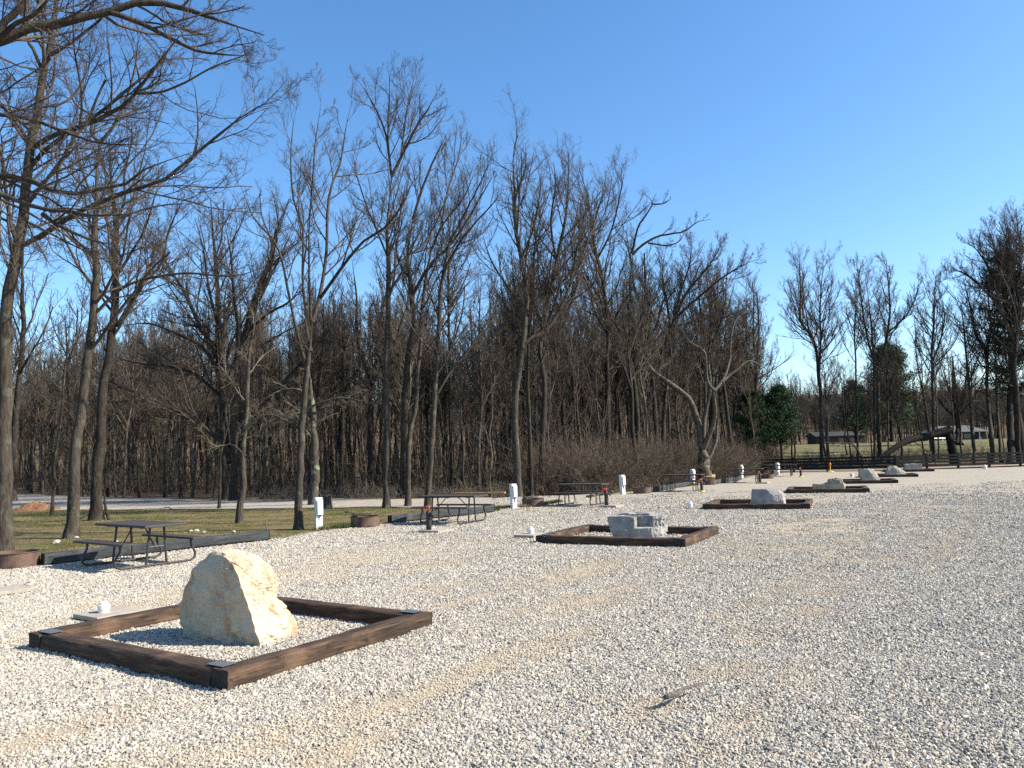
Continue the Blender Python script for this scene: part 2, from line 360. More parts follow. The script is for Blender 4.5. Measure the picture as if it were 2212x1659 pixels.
# ------------------------------------------------------------ single gravel stones (countless: one object)
PADS=[(G(926,1150)+np.array([.17,.18,0]),R_(57),.33,.33),(G(219,1334)+np.array([.05,.12,0]),R_(57),.33,.28),(G(1147,1158),R_(57),.33,.28),(G(6,1281)+np.array([-.1,0,0]),R_(50),.42,.32)]
def scatter():
    out=[]
    for (y0,y1,sp,s0,s1) in ((3.3,7.,.0172,.0068,.0135),(7.,11.,.0205,.0078,.0145),(11.,16.,.028,.0095,.0165),(16.,24.,.043,.012,.020),(24.,36.,.08,.015,.025)):
        ys=np.arange(y0,y1,sp)
        for y in ys:
            hw=y*.70+1.0; x=np.arange(-hw,hw,sp); n=len(x)
            X=x+rng0.uniform(-sp*.6,sp*.6,n); Y=y+rng0.uniform(-sp*.6,sp*.6,n)
            out.append(np.c_[X,Y,rng0.uniform(s0,s1,n)*(1+.5*(rng0.random(n)>.94))])
    A=np.concatenate(out); 
    l=-A[:,0]*math.sin(LANE)+A[:,1]*math.cos(LANE); k=A[:,0]*math.cos(LANE)+A[:,1]*math.sin(LANE)
    dens=.42+.6*vnoise(l*1.0,k*.10,1.1,21)+.45*vnoise(A[:,0],A[:,1],1.3,22)
    dens=dens-np.where(A[:,1]>20,(A[:,1]-20)/17.,0)
    tm=tanm(A[:,0],A[:,1]); dens=dens*(1-.55*tm); A[:,2]*=1-.35*tm
    A=A[rng0.random(len(A))<dens]
    for (c,a,hx,hy) in PADS:
        u=(A[:,0]-c[0])*math.cos(a)+(A[:,1]-c[1])*math.sin(a); v=-(A[:,0]-c[0])*math.sin(a)+(A[:,1]-c[1])*math.cos(a); A=A[~((np.abs(u)<hx)&(np.abs(v)<hy)&(rng0.random(len(A))<.93))]
    # keep off the lawn
    px=np.array([p[0] for p in lot_poly]); py=np.array([p[1] for p in lot_poly]); ins=np.zeros(len(A),bool); j=len(px)-1
    for i in range(len(px)):
        ins^=((py[i]>A[:,1])!=(py[j]>A[:,1]))&(A[:,0]<(px[j]-px[i])*(A[:,1]-py[i])/(py[j]-py[i]+1e-12)+px[i]); j=i
    return A[ins]
ST=scatter()
me=bpy.data.meshes.new('gravel_stones'); me.vertices.add(len(ST))
me.vertices.foreach_set('co',np.c_[ST[:,0],ST[:,1],lot_z(ST[:,0],ST[:,1])+.25*ST[:,2]].astype(np.float32).ravel())
a2_=me.attributes.new('tan','FLOAT','POINT'); a2_.data.foreach_set('value',tanm(ST[:,0],ST[:,1]).astype(np.float32)); at_=me.attributes.new('scl','FLOAT','POINT'); at_.data.foreach_set('value',ST[:,2].astype(np.float32)); me.materials.append(STONE); me.update()
gs=link(bpy.data.objects.new('gravel_stones',me)); tag(gs,'loose crushed white limestone gravel covering the lot','gravel',kind='stuff')
ng=bpy.data.node_groups.new('scatter_stones','GeometryNodeTree')
ng.interface.new_socket('Geometry',in_out='INPUT',socket_type='NodeSocketGeometry'); ng.interface.new_socket('Geometry',in_out='OUTPUT',socket_type='NodeSocketGeometry')
nn=ng.nodes; L=ng.links; gi=nn.new('NodeGroupInput'); go=nn.new('NodeGroupOutput'); join=nn.new('GeometryNodeJoinGeometry')
for k in range(7):
    ic=nn.new('GeometryNodeMeshIcoSphere'); ic.inputs['Subdivisions'].default_value=2
    no=nn.new('ShaderNodeTexNoise'); no.noise_dimensions='4D'; no.inputs['W'].default_value=k*3.7; no.inputs['Scale'].default_value=.9; no.inputs['Detail'].default_value=1.5
    sb=nn.new('ShaderNodeVectorMath'); sb.operation='SUBTRACT'; sb.inputs[1].default_value=(.5,.5,.5); L.new(no.outputs['Color'],sb.inputs[0])
    ml=nn.new('ShaderNodeVectorMath'); ml.operation='SCALE'; ml.inputs['Scale'].default_value=2.4; L.new(sb.outputs[0],ml.inputs[0])
    sp=nn.new('GeometryNodeSetPosition'); L.new(ic.outputs['Mesh'],sp.inputs['Geometry']); L.new(ml.outputs[0],sp.inputs['Offset'])
    tr=nn.new('GeometryNodeTransform'); tr.inputs['Scale'].default_value=(1.15,.85+.05*(k%3),.55+.06*k); L.new(sp.outputs[0],tr.inputs['Geometry'])
    sm=nn.new('GeometryNodeSetMaterial'); sm.inputs['Material'].default_value=STONE; L.new(tr.outputs[0],sm.inputs['Geometry'])
    gt=nn.new('GeometryNodeGeometryToInstance'); L.new(sm.outputs[0],gt.inputs[0]); L.new(gt.outputs[0],join.inputs[0])
iop=nn.new('GeometryNodeInstanceOnPoints'); iop.inputs['Pick Instance'].default_value=True
L.new(gi.outputs[0],iop.inputs['Points']); L.new(join.outputs[0],iop.inputs['Instance'])
rv=nn.new('FunctionNodeRandomValue'); rv.data_type='FLOAT_VECTOR'; rv.inputs[1].default_value=(.7,.7,6.28); rv.inputs[0].default_value=(-.7,-.7,0)
L.new(rv.outputs[0],iop.inputs['Rotation'])
na=nn.new('GeometryNodeInputNamedAttribute'); na.data_type='FLOAT'; na.inputs['Name'].default_value='scl'; L.new(na.outputs[0],iop.inputs['Scale'])
L.new(iop.outputs[0],go.inputs[0])
md=gs.modifiers.new('scatter','NODES'); md.node_group=ng

# ------------------------------------------------------------ timber frames
def tie_mesh(name,Lx,wy,hz,mat,endmat,seed,parent):
    """a hewn tie: boxy section with worn arrises, split ends, lying along local x from 0 to Lx"""
    nx_=int(Lx/.045); sec=[]; rg=random.Random(seed); b=.018
    base=[(-.5,-.5),(.5,-.5),(.5,.5),(-.5,.5)]; pts=[]
    for i in range(4):
        a=base[i]; c=base[(i+1)%4]
        for t in (0.,.08,.3,.5,.7,.92): pts.append(((a[0]+(c[0]-a[0])*t)*wy,(a[1]+(c[1]-a[1])*t)*hz))
    n=len(pts); V=[]; 
    for i in range(nx_+1):
        x=Lx*i/nx_
        for (y,z) in pts:
            cx=1-.085*(abs(y)/(wy/2)>.98 and abs(z)/(hz/2)>.98)
            q=Vector((x*1.3+seed*9.1,y*7,z*7)); q2=Vector((x*5.+seed*3.3,y*22,z*22)); d=noise.noise(q)*.012+noise.noise(q2)*.005
            e=noise.noise(Vector((seed*1.7,y*30,z*30)))*.012 if i in(0,nx_) else 0
            V.append((x+e,y*cx+d*np.sign(y),z*cx+d*np.sign(z)*.8))
    Fc=[(i*n+j,(i+1)*n+j,(i+1)*n+(j+1)%n,i*n+(j+1)%n) for i in range(nx_) for j in range(n)]
    me=bpy.data.meshes.new(name); me.from_pydata(V,[],[tuple(f[::-1]) for f in Fc]+[tuple(range(n)),tuple(range(nx_*n+n-1,nx_*n-1,-1))])
    me.materials.append(mat); me.materials.append(endmat); me.polygons[-1].material_index=1; me.polygons[-2].material_index=1
    for p in me.polygons[:-2]: p.use_smooth=True
    o=bpy.data.objects.new(name,me); return link(o,parent)
TW=.205; TH=.185
def make_frame(seed,Wv=3.08,Lu=2.5):
    root=empty('timber_frame')
    def put(L,loc,rz,s):
        o=tie_mesh('timber',L,TW,TH,TIE,TIE_E,s,root); o.location=loc; o.rotation_euler=(0,0,rz); return o
    z=TH/2-.005
    put(Lu,(0,TW/2,z),0,seed); put(Lu,(0,Wv-TW/2,z),0,seed+1)
    put(Wv-2*TW-.01,(TW/2,TW+.005,z-.004),math.pi/2,seed+2); put(Wv-2*TW-.01,(Lu-TW/2,TW+.005,z-.004),math.pi/2,seed+3)
    for (u,v) in ((TW*.5,TW*1.05),(TW*.5,Wv-TW*1.05),(Lu-TW*.5,TW*1.05),(Lu-TW*.5,Wv-TW*1.05)):
        bm=bmesh.new(); box(bm,0,0,0,.13,.20,.003)
        for i in (-1,1):
            for j in (-1,0,1): cyl(bm,(i*.05,j*.085,.001),(i*.05,j*.085,.006),.006,seg=8)
        p=bm_obj('corner_plate',bm,GALV,root); p.location=(u,v,TH+.006)
    return root
FRAMES=[((491,1493.5),57,'nearest timber frame of brown railway ties around the big cream boulder'),
 ((1480.8,1182.4),61.5,'second timber frame from the front, around the wide blocky grey boulder'),
 ((1750,1099.3),67,'third timber frame, around the flat-sided slate grey boulder with one white side'),
 ((1879,1063.3),68,'fourth timber frame, around the low jagged tan boulder'),
 ((1940.7,1043.3),68,'fifth timber frame, around the tilted pale boulder that leans right'),
 ((1984,1029.7),67,'sixth timber frame, around the pale wedge-shaped boulder with a peak'),
 ((2018.8,1017.9),66,'farthest timber frame, around the long low white boulder by the fence')]
fr0=make_frame(3); fr1=make_frame(31)
for i,(px,ang,lab) in enumerate(FRAMES):
    o=fr0 if i==0 else (fr1 if i==1 else copy_tree(fr1 if i%2 else fr0))
    p=G(*px); o.location=(p[0],p[1],-.03); o.rotation_euler=(0,0,R_(ang))
    tag(o,lab,'timber frame','timber frames around the boulders')

def fcen(i):
    px,a,_=FRAMES[i]; p=G(*px); a=R_(a); return np.array([p[0]+1.25*math.cos(a)-1.54*math.sin(a),p[1]+1.25*math.sin(a)+1.54*math.cos(a)])
# ------------------------------------------------------------ boulders
def rock(bm,levels,seed,nseg=72,sub=4,amp=.05,fine=.015,freq=2.2,off=(0,0,0),jit=.0):
    """levels: list of (z,[plan corners]) with the same number of corners; skin between them, broken up by fractal noise"""
    def resample(c):
        c=np.array(c,float); d=np.r_[0,np.cumsum(np.linalg.norm(np.diff(np.vstack([c,c[:1]]),axis=0),axis=1))]; k=len(c)
        # same parameter for every level: equal share of corners
        t=np.linspace(0,k,nseg,endpoint=False); i=t.astype(int); f=(t-i)[:,None]; return c[i]*(1-f)+c[(i+1)%k]*f
    zs=[l[0] for l in levels]; Rg=[resample(l[1]) for l in levels]; rows=[]
    for a in range(len(levels)-1):
        for s in range(sub if a<len(levels)-1 else 1):
            t=s/sub; rows.append((zs[a]*(1-t)+zs[a+1]*t,Rg[a]*(1-t)+Rg[a+1]*t))
    rows.append((zs[-1],Rg[-1])); c=Rg[-1].mean(0)
    for t in (.75,.5,.25,.06): rows.append((zs[-1]+.02*(1-t),c+(Rg[-1]-c)*t))
    rings=[]
    for z,P in rows:
        cc=P.mean(0); ring=[]
        for p in P:
            v=Vector((p[0],p[1],z)); n=Vector((p[0]-cc[0],p[1]-cc[1],.3*(z-.3))).normalized()
            q=(v+Vector((seed*3.1,seed*1.7,seed)))
            h=noise.noise(q*freq)*amp+(1-abs(noise.noise(q*freq*2.3))*2)*amp*.35+noise.fractal(q*freq*5,.8,2.1,4)*fine
            cv=noise.cell_vector(q*freq*1.6); h+=(cv.x-.5)*amp*.35
            if jit: n_=noise.noise_vector(q*3.3)*jit+noise.noise_vector(q*9.)*jit*.35; v=v+Vector((n_.x,n_.y,n_.z*.5))
            ring.append(bm.verts.new(v+n*h+Vector((0,0,noise.noise(q*freq*1.4+Vector((9,0,0)))*amp*.6))+Vector(off)))
        rings.append(ring)
    for a,b in zip(rings,rings[1:]):
        for k in range(nseg): bm.faces.new((a[k],a[(k+1)%nseg],b[(k+1)%nseg],b[k]))
    bm.faces.new(rings[-1])
def fit(o,x0,x1,top):
    """size a boulder so that it is as wide and as high as it stands in the place"""
    me=o.data
    for it in range(3):
        M=np.array(Matrix.Translation(o.location)@o.rotation_euler.to_matrix().to_4x4()); V=np.array([v.co[:] for v in me.vertices]); Wd=V@M[:3,:3].T+M[:3,3]
        q=Wd-np.array([0,0,CAM_H]); d=q@CF; X=IW/2+FPX*(q@CR)/d; Yp=IH/2-FPX*(q@CU)/d; Wm=Wd[:,2]>.05
        a,b,t=X[Wm].min(),X[Wm].max(),Yp.min(); k=(x1-x0)/(b-a); o.location.x+=((x0+x1)/2-(a+b)/2)*d.mean()/FPX
        i=Yp.argmin(); zt=Wd[i,2]; zn=zt+(t-top)*d[i]/FPX; kz=max(.2,zn/zt); V[:,:2]*=k; V[:,2]*=kz
        me.vertices.foreach_set('co',V.astype(np.float32).ravel()); me.update()
def place(name,bm,mat,loc,rz,label,cat,group=None,smooth=False):
    o=bm_obj(name,bm,mat,None,smooth); o.location=loc; o.rotation_euler=(0,0,rz); return tag(o,label,cat,group)
bm=bmesh.new()
#   corners: left, back-left, back, right-back, right, front ridge, low front, front-left
LV=[]
for z,l,r,fx in ((-.05,-.54,.60,.34),(.04,-.555,.61,.34),(.13,-.565,.60,.31),(.24,-.565,.51,.27),(.40,-.555,.42,.20),(.58,-.53,.40,.14),(.70,-.475,.37,.09),(.80,-.40,.31,.05),(.88,-.325,.24,.02),(.95,-.25,.15,-.05),(.975,-.20,.08,-.06)):
    w_=(r-l); dp=.46*(w_/1.1)**.7
    LV.append((z,[(l,.14*w_),(l+.12*w_,dp*.9),((l+r)/2,dp),(r-.15*w_,dp*.75),(r,.02),(r-.13*w_,-dp*.55),(fx,-dp*.98),((l+fx)/2-.02,-dp*.42+.02)]))
rock(bm,LV,2.3,nseg=208,sub=12,amp=.045,fine=.02,freq=2.4,jit=.032)
pr=G(512,1388); fit(place('boulder',bm,ROCK_C,(pr[0]+.05,pr[1]+.20,.0),R_(7),'big upright cream limestone boulder with rusty orange stains, nearest the camera','boulder','boulders in the timber frames'),387,642,1182)
def blk(x0,x1,y0,y1,z0,z1,t=.9,sk=0.):
    cx,cy=(x0+x1)/2,(y0+y1)/2; c=[(x0,cy),(x0,y1),(cx,y1),(x1,y1),(x1,cy),(x1,y0),(cx,y0),(x0,y0)]
    def s(k,dx=0): return [(cx+(a-cx)*k+dx,cy+(b-cy)*k) for a,b in c]
    return [(z0,s(t)),(z0+(z1-z0)*.3,s(t+(1-t)*.6,sk*.3)),(z0+(z1-z0)*.75,s(1,sk*.8)),(z1,s(.97,sk))]
bm=bmesh.new()
rock(bm,[(-.03,[(-.52,.0),(-.45,.34),(.1,.38),(.5,.34),(.60,.05),(.55,-.30),(.34,-.38),(-.50,-.36)]),(.12,[(-.56,.0),(-.47,.34),(.1,.38),(.55,.34),(.63,.05),(.58,-.28),(.36,-.38),(-.55,-.36)]),
 (.26,[(-.62,.0),(-.5,.34),(.1,.38),(.58,.34),(.64,.05),(.56,-.24),(.36,-.375),(-.60,-.36)]),(.27,[(-.62,.0),(-.5,.34),(.1,.38),(.58,.34),(.64,.05),(.56,-.20),(.30,-.24),(-.60,-.36)])],5,150,8,.03,.016,2.6,jit=.02)
rock(bm,[(.2,[(-.60,.0),(-.5,.34),(-.2,.36),(-.0,.3),(.02,.05),(.0,-.30),(-.02,-.375),(-.60,-.36)]),(.5,[(-.65,.0),(-.52,.34),(-.2,.36),(.0,.3),(.02,.05),(.0,-.28),(-.03,-.36),(-.64,-.33)])],6,130,10,.04,.018,2.8,jit=.03)
rock(bm,blk(-.15,.45,-.17,.36,.15,.50,.98),7,90,8,.035,.018,3.,jit=.03)
rock(bm,[(.15,[(.30,.0),(.3,.34),(.45,.36),(.58,.34),(.64,.05),(.57,-.20),(.42,-.30),(.31,-.20)]),(.48,[(.26,.0),(.28,.32),(.45,.34),(.56,.3),(.60,.05),(.53,-.14),(.40,-.20),(.28,-.14)])],8,110,10,.05,.028,3.2,jit=.04)
rock(bm,blk(-.45,.30,-.10,.28,.44,.55,1.),9,80,5,.05,.02,3.5,jit=.03)
p=fcen(1); fit(place('boulder',bm,ROCK_G,(p[0],p[1],.0),R_(-20),'wide blocky grey boulder with a square notch in its front','boulder','boulders in the timber frames'),1311,1443,1105)
bm=bmesh.new()
rock(bm,[(-.03,[(-.66,.0),(-.5,.35),(0,.4),(.5,.35),(.58,.05),(.58,-.25),(.28,-.38),(-.62,-.36)]),
 (.25,[(-.60,.0),(-.48,.33),(0,.38),(.5,.33),(.58,.05),(.57,-.24),(.28,-.37),(-.57,-.34)]),
 (.50,[(-.56,.0),(-.45,.3),(0,.34),(.48,.3),(.56,.05),(.52,-.2),(.22,-.34),(-.54,-.31)]),
 (.76,[(-.52,.0),(-.42,.26),(0,.3),(.40,.26),(.46,.05),(.30,-.05),(-.02,-.24),(-.5,-.27)])],11,96,8,.025,.012,2.)
p=fcen(2); fit(place('boulder',bm,ROCK_G,(p[0],p[1],.03),R_(-32),'flat-sided slate grey boulder with a straight dark face and one bright side','boulder','boulders in the timber frames'),1618,1698,1054)
bm=bmesh.new()
rock(bm,blk(-.9,.95,-.4,.4,-.03,.42,.98,.0),12,96,8,.06,.02,2.2)
rock(bm,[(.35,[(-.05,.0),(0,.3),(.4,.3),(.75,.28),(.9,.0),(.9,-.3),(.4,-.36),(-.1,-.3)]),(.5,[(.0,.0),(.05,.28),(.4,.3),(.75,.28),(.88,.0),(.88,-.28),(.4,-.33),(-.05,-.25)]),(.72,[(.15,.0),(.2,.2),(.4,.22),(.7,.2),(.8,.0),(.8,-.2),(.4,-.2),(.1,-.15)])],13,72,6,.07,.02,2.6)
p=fcen(3); fit(place('boulder',bm,ROCK_T,(p[0],p[1],.03),R_(-30),'low jagged tan boulder stained reddish brown, humped at its right','boulder','boulders in the timber frames'),1754,1827,1031)
bm=bmesh.new()
rock(bm,[(-.03,[(-.62,.0),(-.5,.3),(0,.4),(.75,.3),(1.0,.05),(.9,-.25),(.3,-.4),(-.55,-.35)]),
 (.35,[(-.75,.0),(-.6,.3),(0,.42),(.6,.3),(.85,.05),(.75,-.25),(.25,-.4),(-.68,-.32)]),
 (.75,[(-.85,.0),(-.7,.28),(-.1,.4),(.4,.28),(.6,.05),(.5,-.2),(.1,-.36),(-.78,-.28)]),
 (1.08,[(-.82,.0),(-.68,.2),(-.2,.3),(.2,.22),(.38,.02),(.3,-.15),(-.1,-.25),(-.74,-.2)])],14,88,8,.06,.02,2.)
p=fcen(4); fit(place('boulder',bm,ROCK_W,(p[0],p[1],.03),R_(-15),'tilted pale boulder, broad at the top left and leaning over to the right','boulder','boulders in the timber frames'),1853.6,1902.6,1012)
bm=bmesh.new()
rock(bm,[(-.03,[(-1.25,.0),(-.8,.35),(0,.45),(.9,.35),(1.2,.05),(1.1,-.25),(.2,-.42),(-1.0,-.3)]),
 (.4,[(-1.0,.0),(-.7,.32),(0,.42),(.8,.32),(1.12,.05),(1.0,-.22),(.2,-.38),(-.85,-.28)]),
 (.8,[(-.72,.0),(-.5,.24),(.0,.3),(.5,.24),(.7,.05),(.6,-.15),(.1,-.28),(-.62,-.2)]),
 (1.12,[(-.6,.0),(-.5,.14),(-.2,.18),(.15,.14),(.3,.02),(.2,-.1),(-.1,-.16),(-.52,-.12)])],15,88,8,.08,.02,1.8)
p=fcen(5); fit(place('boulder',bm,ROCK_W,(p[0],p[1],.03),R_(-10),'pale wedge-shaped boulder peaking at its left and sloping to the right','boulder','boulders in the timber frames'),1908,1957,1005.8)
bm=bmesh.new()
rock(bm,blk(-1.15,1.2,-.5,.5,-.03,.98,1.08,.12),16,88,8,.09,.02,1.6)
p=fcen(6); fit(place('boulder',bm,ROCK_W,(p[0],p[1],.03),R_(-12),'long low white boulder farthest off, just in front of the black fence','boulder','boulders in the timber frames'),1949.4,1993.3,1001.2)

# ------------------------------------------------------------ long edging timbers along the grass
def edging(a,b,h,w_,label,seed):
    a=np.array(a);b=np.array(b); L_=float(np.linalg.norm(b-a)); ang=math.atan2(b[1]-a[1],b[0]-a[0])
    o=tie_mesh('edging_timber',L_,w_,h,EDGE,TIE_E,seed,None); o.location=(a[0],a[1],h/2+.01); o.rotation_euler=(0,0,ang)
    tag(o,label,'timber','edging timbers behind the picnic tables')
for a,b,lab,s in (((90,1222),(578,1166),'long charcoal edging timber behind the nearest picnic table',61),((843,1130),(1065,1106),'charcoal edging timber behind the second picnic table from the left',62),
    ((1398,1064.5),(1489,1049.5),'charcoal edging timber behind the fourth picnic table, beside the empty fire ring',63),((1545,1045.5),(1600,1036.8),'charcoal edging timber behind the fifth picnic table',64),((1644,1033),(1681,1026),'charcoal edging timber beside the farthest picnic table',65)):
    edging(G(*a)[:2]+np.array([-.02,.06]),G(*b)[:2]+np.array([-.02,.06]),.205,.19,lab,s)

# ------------------------------------------------------------ picnic tables
def make_table():
    """long axis = local x, benches at local y = +-.62"""
    root=empty('picnic_table')
    bm=bmesh.new(); box(bm,0,0,.715,1.83,.76,.045,bev=.012)
    for x in (-.3,.3): box(bm,x,0,.7385,.006,.75,.004)
    bm_obj('tabletop',bm,DPLAS,root)
    for s in (-1,1):
        bm=bmesh.new(); box(bm,0,s*.63,.435,1.83,.255,.038,bev=.01); bm_obj('seat',bm,DPLAS,root)
    for x in (-.60,.60):
        bm=bmesh.new(); r=.021
        half=[(.66,.415),(.645,.37),(.655,.30),(.70,.22),(.735,.15),(.735,.095),(.70,.05),(.64,.026),(.55,.022)]
        pts=[(x,-y,z) for y,z in half]+[(x,y,z) for y,z in half[::-1]]
        tube(bm,pts,r,10)
        for y in (-.17,.17): cyl(bm,(x,y*1.1,.03),(x,y*.75,.69),r,seg=10)
        cyl(bm,(x,-.3,.685),(x,.3,.685),.014,seg=8)
        bm_obj('leg_frame',bm,DSTEEL,root)
    for s in (-1,1):
        bm=bmesh.new(); cyl(bm,(s*.60,-.02,.30),(s*.18,-.02,.70),.012,seg=8); cyl(bm,(s*.60,.14,.34),(s*.60,-.14,.34),.010,seg=8)
        tube(bm,[(s*.16,-.0,.70),(s*.15,0,.665),(s*.17,0,.65),(s*.20,0,.665)],.008,6)
        bm_obj('brace',bm,DSTEEL,root)
    return root
tb=make_table()
TABLES=[((-6.88,14.23),-37,'nearest charcoal plastic picnic table, left behind the cream boulder'),
 ((-1.73,21.57),-28,'picnic table with a wooden plank lying across its far end, second from the left'),
 ((2.38,27.64),-28,'third picnic table from the left, between two fire rings'),
 ((7.77,35.71),-27,'fourth picnic table from the left, in front of the pale forked tree trunk'),
 ((13.0,43.5),-26,'fifth picnic table from the left, behind the slate grey boulder'),
 ((17.9,51.9),-25,'farthest picnic table, beside the left end of the black fence')]
for i,(c,a,lab) in enumerate(TABLES):
    o=tb if i==0 else copy_tree(tb)
    o.location=(c[0],c[1],.012); o.rotation_euler=(0,0,R_(a)); tag(o,lab,'picnic table','picnic tables along the edge of the lot')
# plank on table 2
bm=bmesh.new(); box(bm,0,0,0,1.5,.14,.04,bev=.004)
place('plank',bm,mat_plain('raw_plank',(.30,.19,.10),.8,.2,0,.3,9,.5),(-1.0,21.95,.772),R_(-16),'weathered brown plank lying on the second picnic table','plank')

# ------------------------------------------------------------ power pedestals
def make_post(digit):
    root=empty('power_pedestal')
    bm=bmesh.new(); box(bm,0,0,.395,.175,.185,.83,bev=.006); bm_obj('housing',bm,WPLAS,root)
    bm=bmesh.new(); box(bm,0,0,.820,.195,.205,.03,bev=.006); bm_obj('cap',bm,WPLAS,root)
    bm=bmesh.new(); box(bm,.014,-.12,.575,.155,.06,.40,bev=.008); box(bm,.014,-.153,.56,.14,.008,.35,bev=.003); bm_obj('cover',bm,WPLAS,root)
    bm=bmesh.new(); cyl(bm,(.02,-.085,.372),(.02,-.125,.358),.028,.024,12); bm_obj('socket',bm,BLACK,root)
    if digit:
        cu=bpy.data.curves.new('number','FONT'); cu.body=digit; cu.size=.15; cu.align_x='CENTER'; cu.align_y='CENTER'; cu.extrude=.0015; cu.offset=.005
        cu.materials.append(BLACK); t=link(bpy.data.objects.new('number',cu),root); t.location=(-.005,-.0965,.27); t.rotation_euler=(R_(90),0,0)
    return root
POSTS=[((684,1144),'6','white power pedestal marked 6, nearest the camera'),((1108,1098),'5','white power pedestal marked 5, left of the second fire ring'),
 ((1344.5,1067),'4','white power pedestal marked 4, in front of the brown thicket'),((1497,1047),'','white power pedestal behind the fourth picnic table'),
 ((1602,1032),'','white power pedestal behind the fifth picnic table'),((1680.5,1025),'','white power pedestal standing against the black fence')]
for px,dg,lab in POSTS:
    o=make_post(dg); p=G(*px); o.location=(p[0]+.03,p[1]+.1,.0); o.rotation_euler=(0,R_(-1.0),R_(90-61)); tag(o,lab,'power pedestal','white power pedestals along the campsites')

# ------------------------------------------------------------ yard hydrants
def make_hydrant(pad,foot):
    root=empty('yard_hydrant')
    bm=bmesh.new(); lathe(bm,[(.001,.0),(.066,.0),(.064,.12),(.07,.2),(.062,.3),(.07,.38),(.055,.44),(.03,.46),(.001,.465)],18); bm_obj('sleeve',bm,BLACK,root,True)
    bm=bmesh.new(); tube(bm,[(0,0,.37),(.07,-.02,.39),(.12,-.03,.36),(.13,-.03,.31)],[.035,.04,.032,.03],10); bm_obj('spout',bm,BLACK,root,True)
    bm=bmesh.new(); tube(bm,[(0,0,.44),(-.01,0,.50),(-.05,0,.56),(-.11,0,.54),(-.14,0,.46),(-.13,0,.37)],.017,8); tube(bm,[(0,0,.45),(.01,0,.53),(0,.01,.57)],.02,8)
    bm_obj('handle',bm,RED,root,True)
    return root
HY=[((926,1150),'black sleeved yard hydrant with red handle on a square concrete pad',1,0),((1311,1095),'black yard hydrant with red handle at the right end of the third picnic table',1,0),
 ((1517,1064),'black yard hydrant with yellow foot ring at the end of the fourth picnic table',0,1),((1643,1044),'black yard hydrant on a small slab by the fifth picnic table',1,0),
 ((1731,1031),'black yard hydrant with yellow foot ring, farthest off near the fence',0,1)]
hy0=make_hydrant(0,0)
for i,(px,lab,pad,foot) in enumerate(HY):
    o=hy0 if i==0 else copy_tree(hy0)
    p=G(*px); o.location=(p[0],p[1]+.06,.06 if pad else .03); o.rotation_euler=(0,0,R_(-20+17*i)); tag(o,lab,'hydrant','yard hydrants at the campsites')
    if pad:
        bm=bmesh.new(); box(bm,0,0,0,.62,.62,.07,bev=.006); place('concrete_pad',bm,CONC,(p[0]+.17,p[1]+.12,.02),R_(57),'flat square concrete pad under '+['the yard hydrant nearest the camera','the hydrant by the third picnic table','','the hydrant by the fifth picnic table'][i],'concrete pad','concrete pads')
    if foot:
        bm=bmesh.new(); lathe(bm,[(.07,.0),(.15,.0),(.14,.04),(.07,.05)],20); place('foot_ring',bm,YEL,(p[0],p[1]+.06,.035),0,'yellow ring around the foot of '+('the hydrant by the fourth picnic table' if i==2 else 'the farthest yard hydrant'),'ring')
# orange-topped spigot before the fence
p=G(1794,1020); root=empty('marker_stake',(p[0],p[1],.03),0,'thin stake with an orange-red head and yellow foot in front of the fence','stake')
bm=bmesh.new(); cyl(bm,(0,0,0),(0,0,.55),.035,seg=8); bm_obj('stake',bm,YEL,root)
bm=bmesh.new(); lathe(bm,[(.03,.45),(.07,.5),(.085,.58),(.04,.68),(.001,.69)],10); bm_obj('head',bm,ORG,root)
bm=bmesh.new(); lathe(bm,[(.03,.0),(.26,.0),(.22,.04),(.03,.05)],16); bm_obj('foot',bm,YEL,root)

# ------------------------------------------------------------ sewer caps and pads
def make_cap():
    root=empty('sewer_cap')
    bm=bmesh.new(); lathe(bm,[(.001,0),(.062,0),(.062,.055),(.068,.056),(.070,.105),(.064,.112),(.001,.112)],26); bm_obj('pipe_end',bm,PVC,root)
    bm=bmesh.new(); box(bm,0,0,.128,.06,.06,.034,bev=.005); bm_obj('square_nut',bm,PVC,root)
    return root
cp0=make_cap()
for i,(px,lab,sc) in enumerate((((219,1334),'white plastic sewer cap just behind the nearest timber frame',1.),((1147,1158),'white plastic sewer cap left of the second timber frame',1.15),((1492,1098),'white plastic sewer cap left of the third timber frame',1.2),
     ((1841,1031),'white plastic sewer cap behind the fourth timber frame',1.6),((2129,1014),'white sewer cap alone at the far right by the fence',1.9))):
    o=cp0 if i==0 else copy_tree(cp0); p=G(*px); o.location=(p[0],p[1]+.05,.03); o.rotation_euler=(0,0,.5+i*.3); o.scale=(sc,sc,sc); tag(o,lab,'sewer cap','white sewer caps in the gravel')
    if i<2:
        bm=bmesh.new(); box(bm,0,0,0,.62,.52,.05,bev=.005); place('concrete_pad',bm,CONC,(p[0]+(.05 if i==0 else -.0),p[1]+(.12 if i==0 else .0),.026),R_(57),['concrete pad under the nearest sewer cap','concrete pad under the second sewer cap'][i],'concrete pad','concrete pads')
p=G(6,1281); bm=bmesh.new(); box(bm,0,0,0,.8,.6,.05,bev=.005); place('concrete_pad',bm,CONC,(p[0]-.1,p[1],.026),R_(50),'concrete pad cut off by the left edge of the photo','concrete pad','concrete pads')

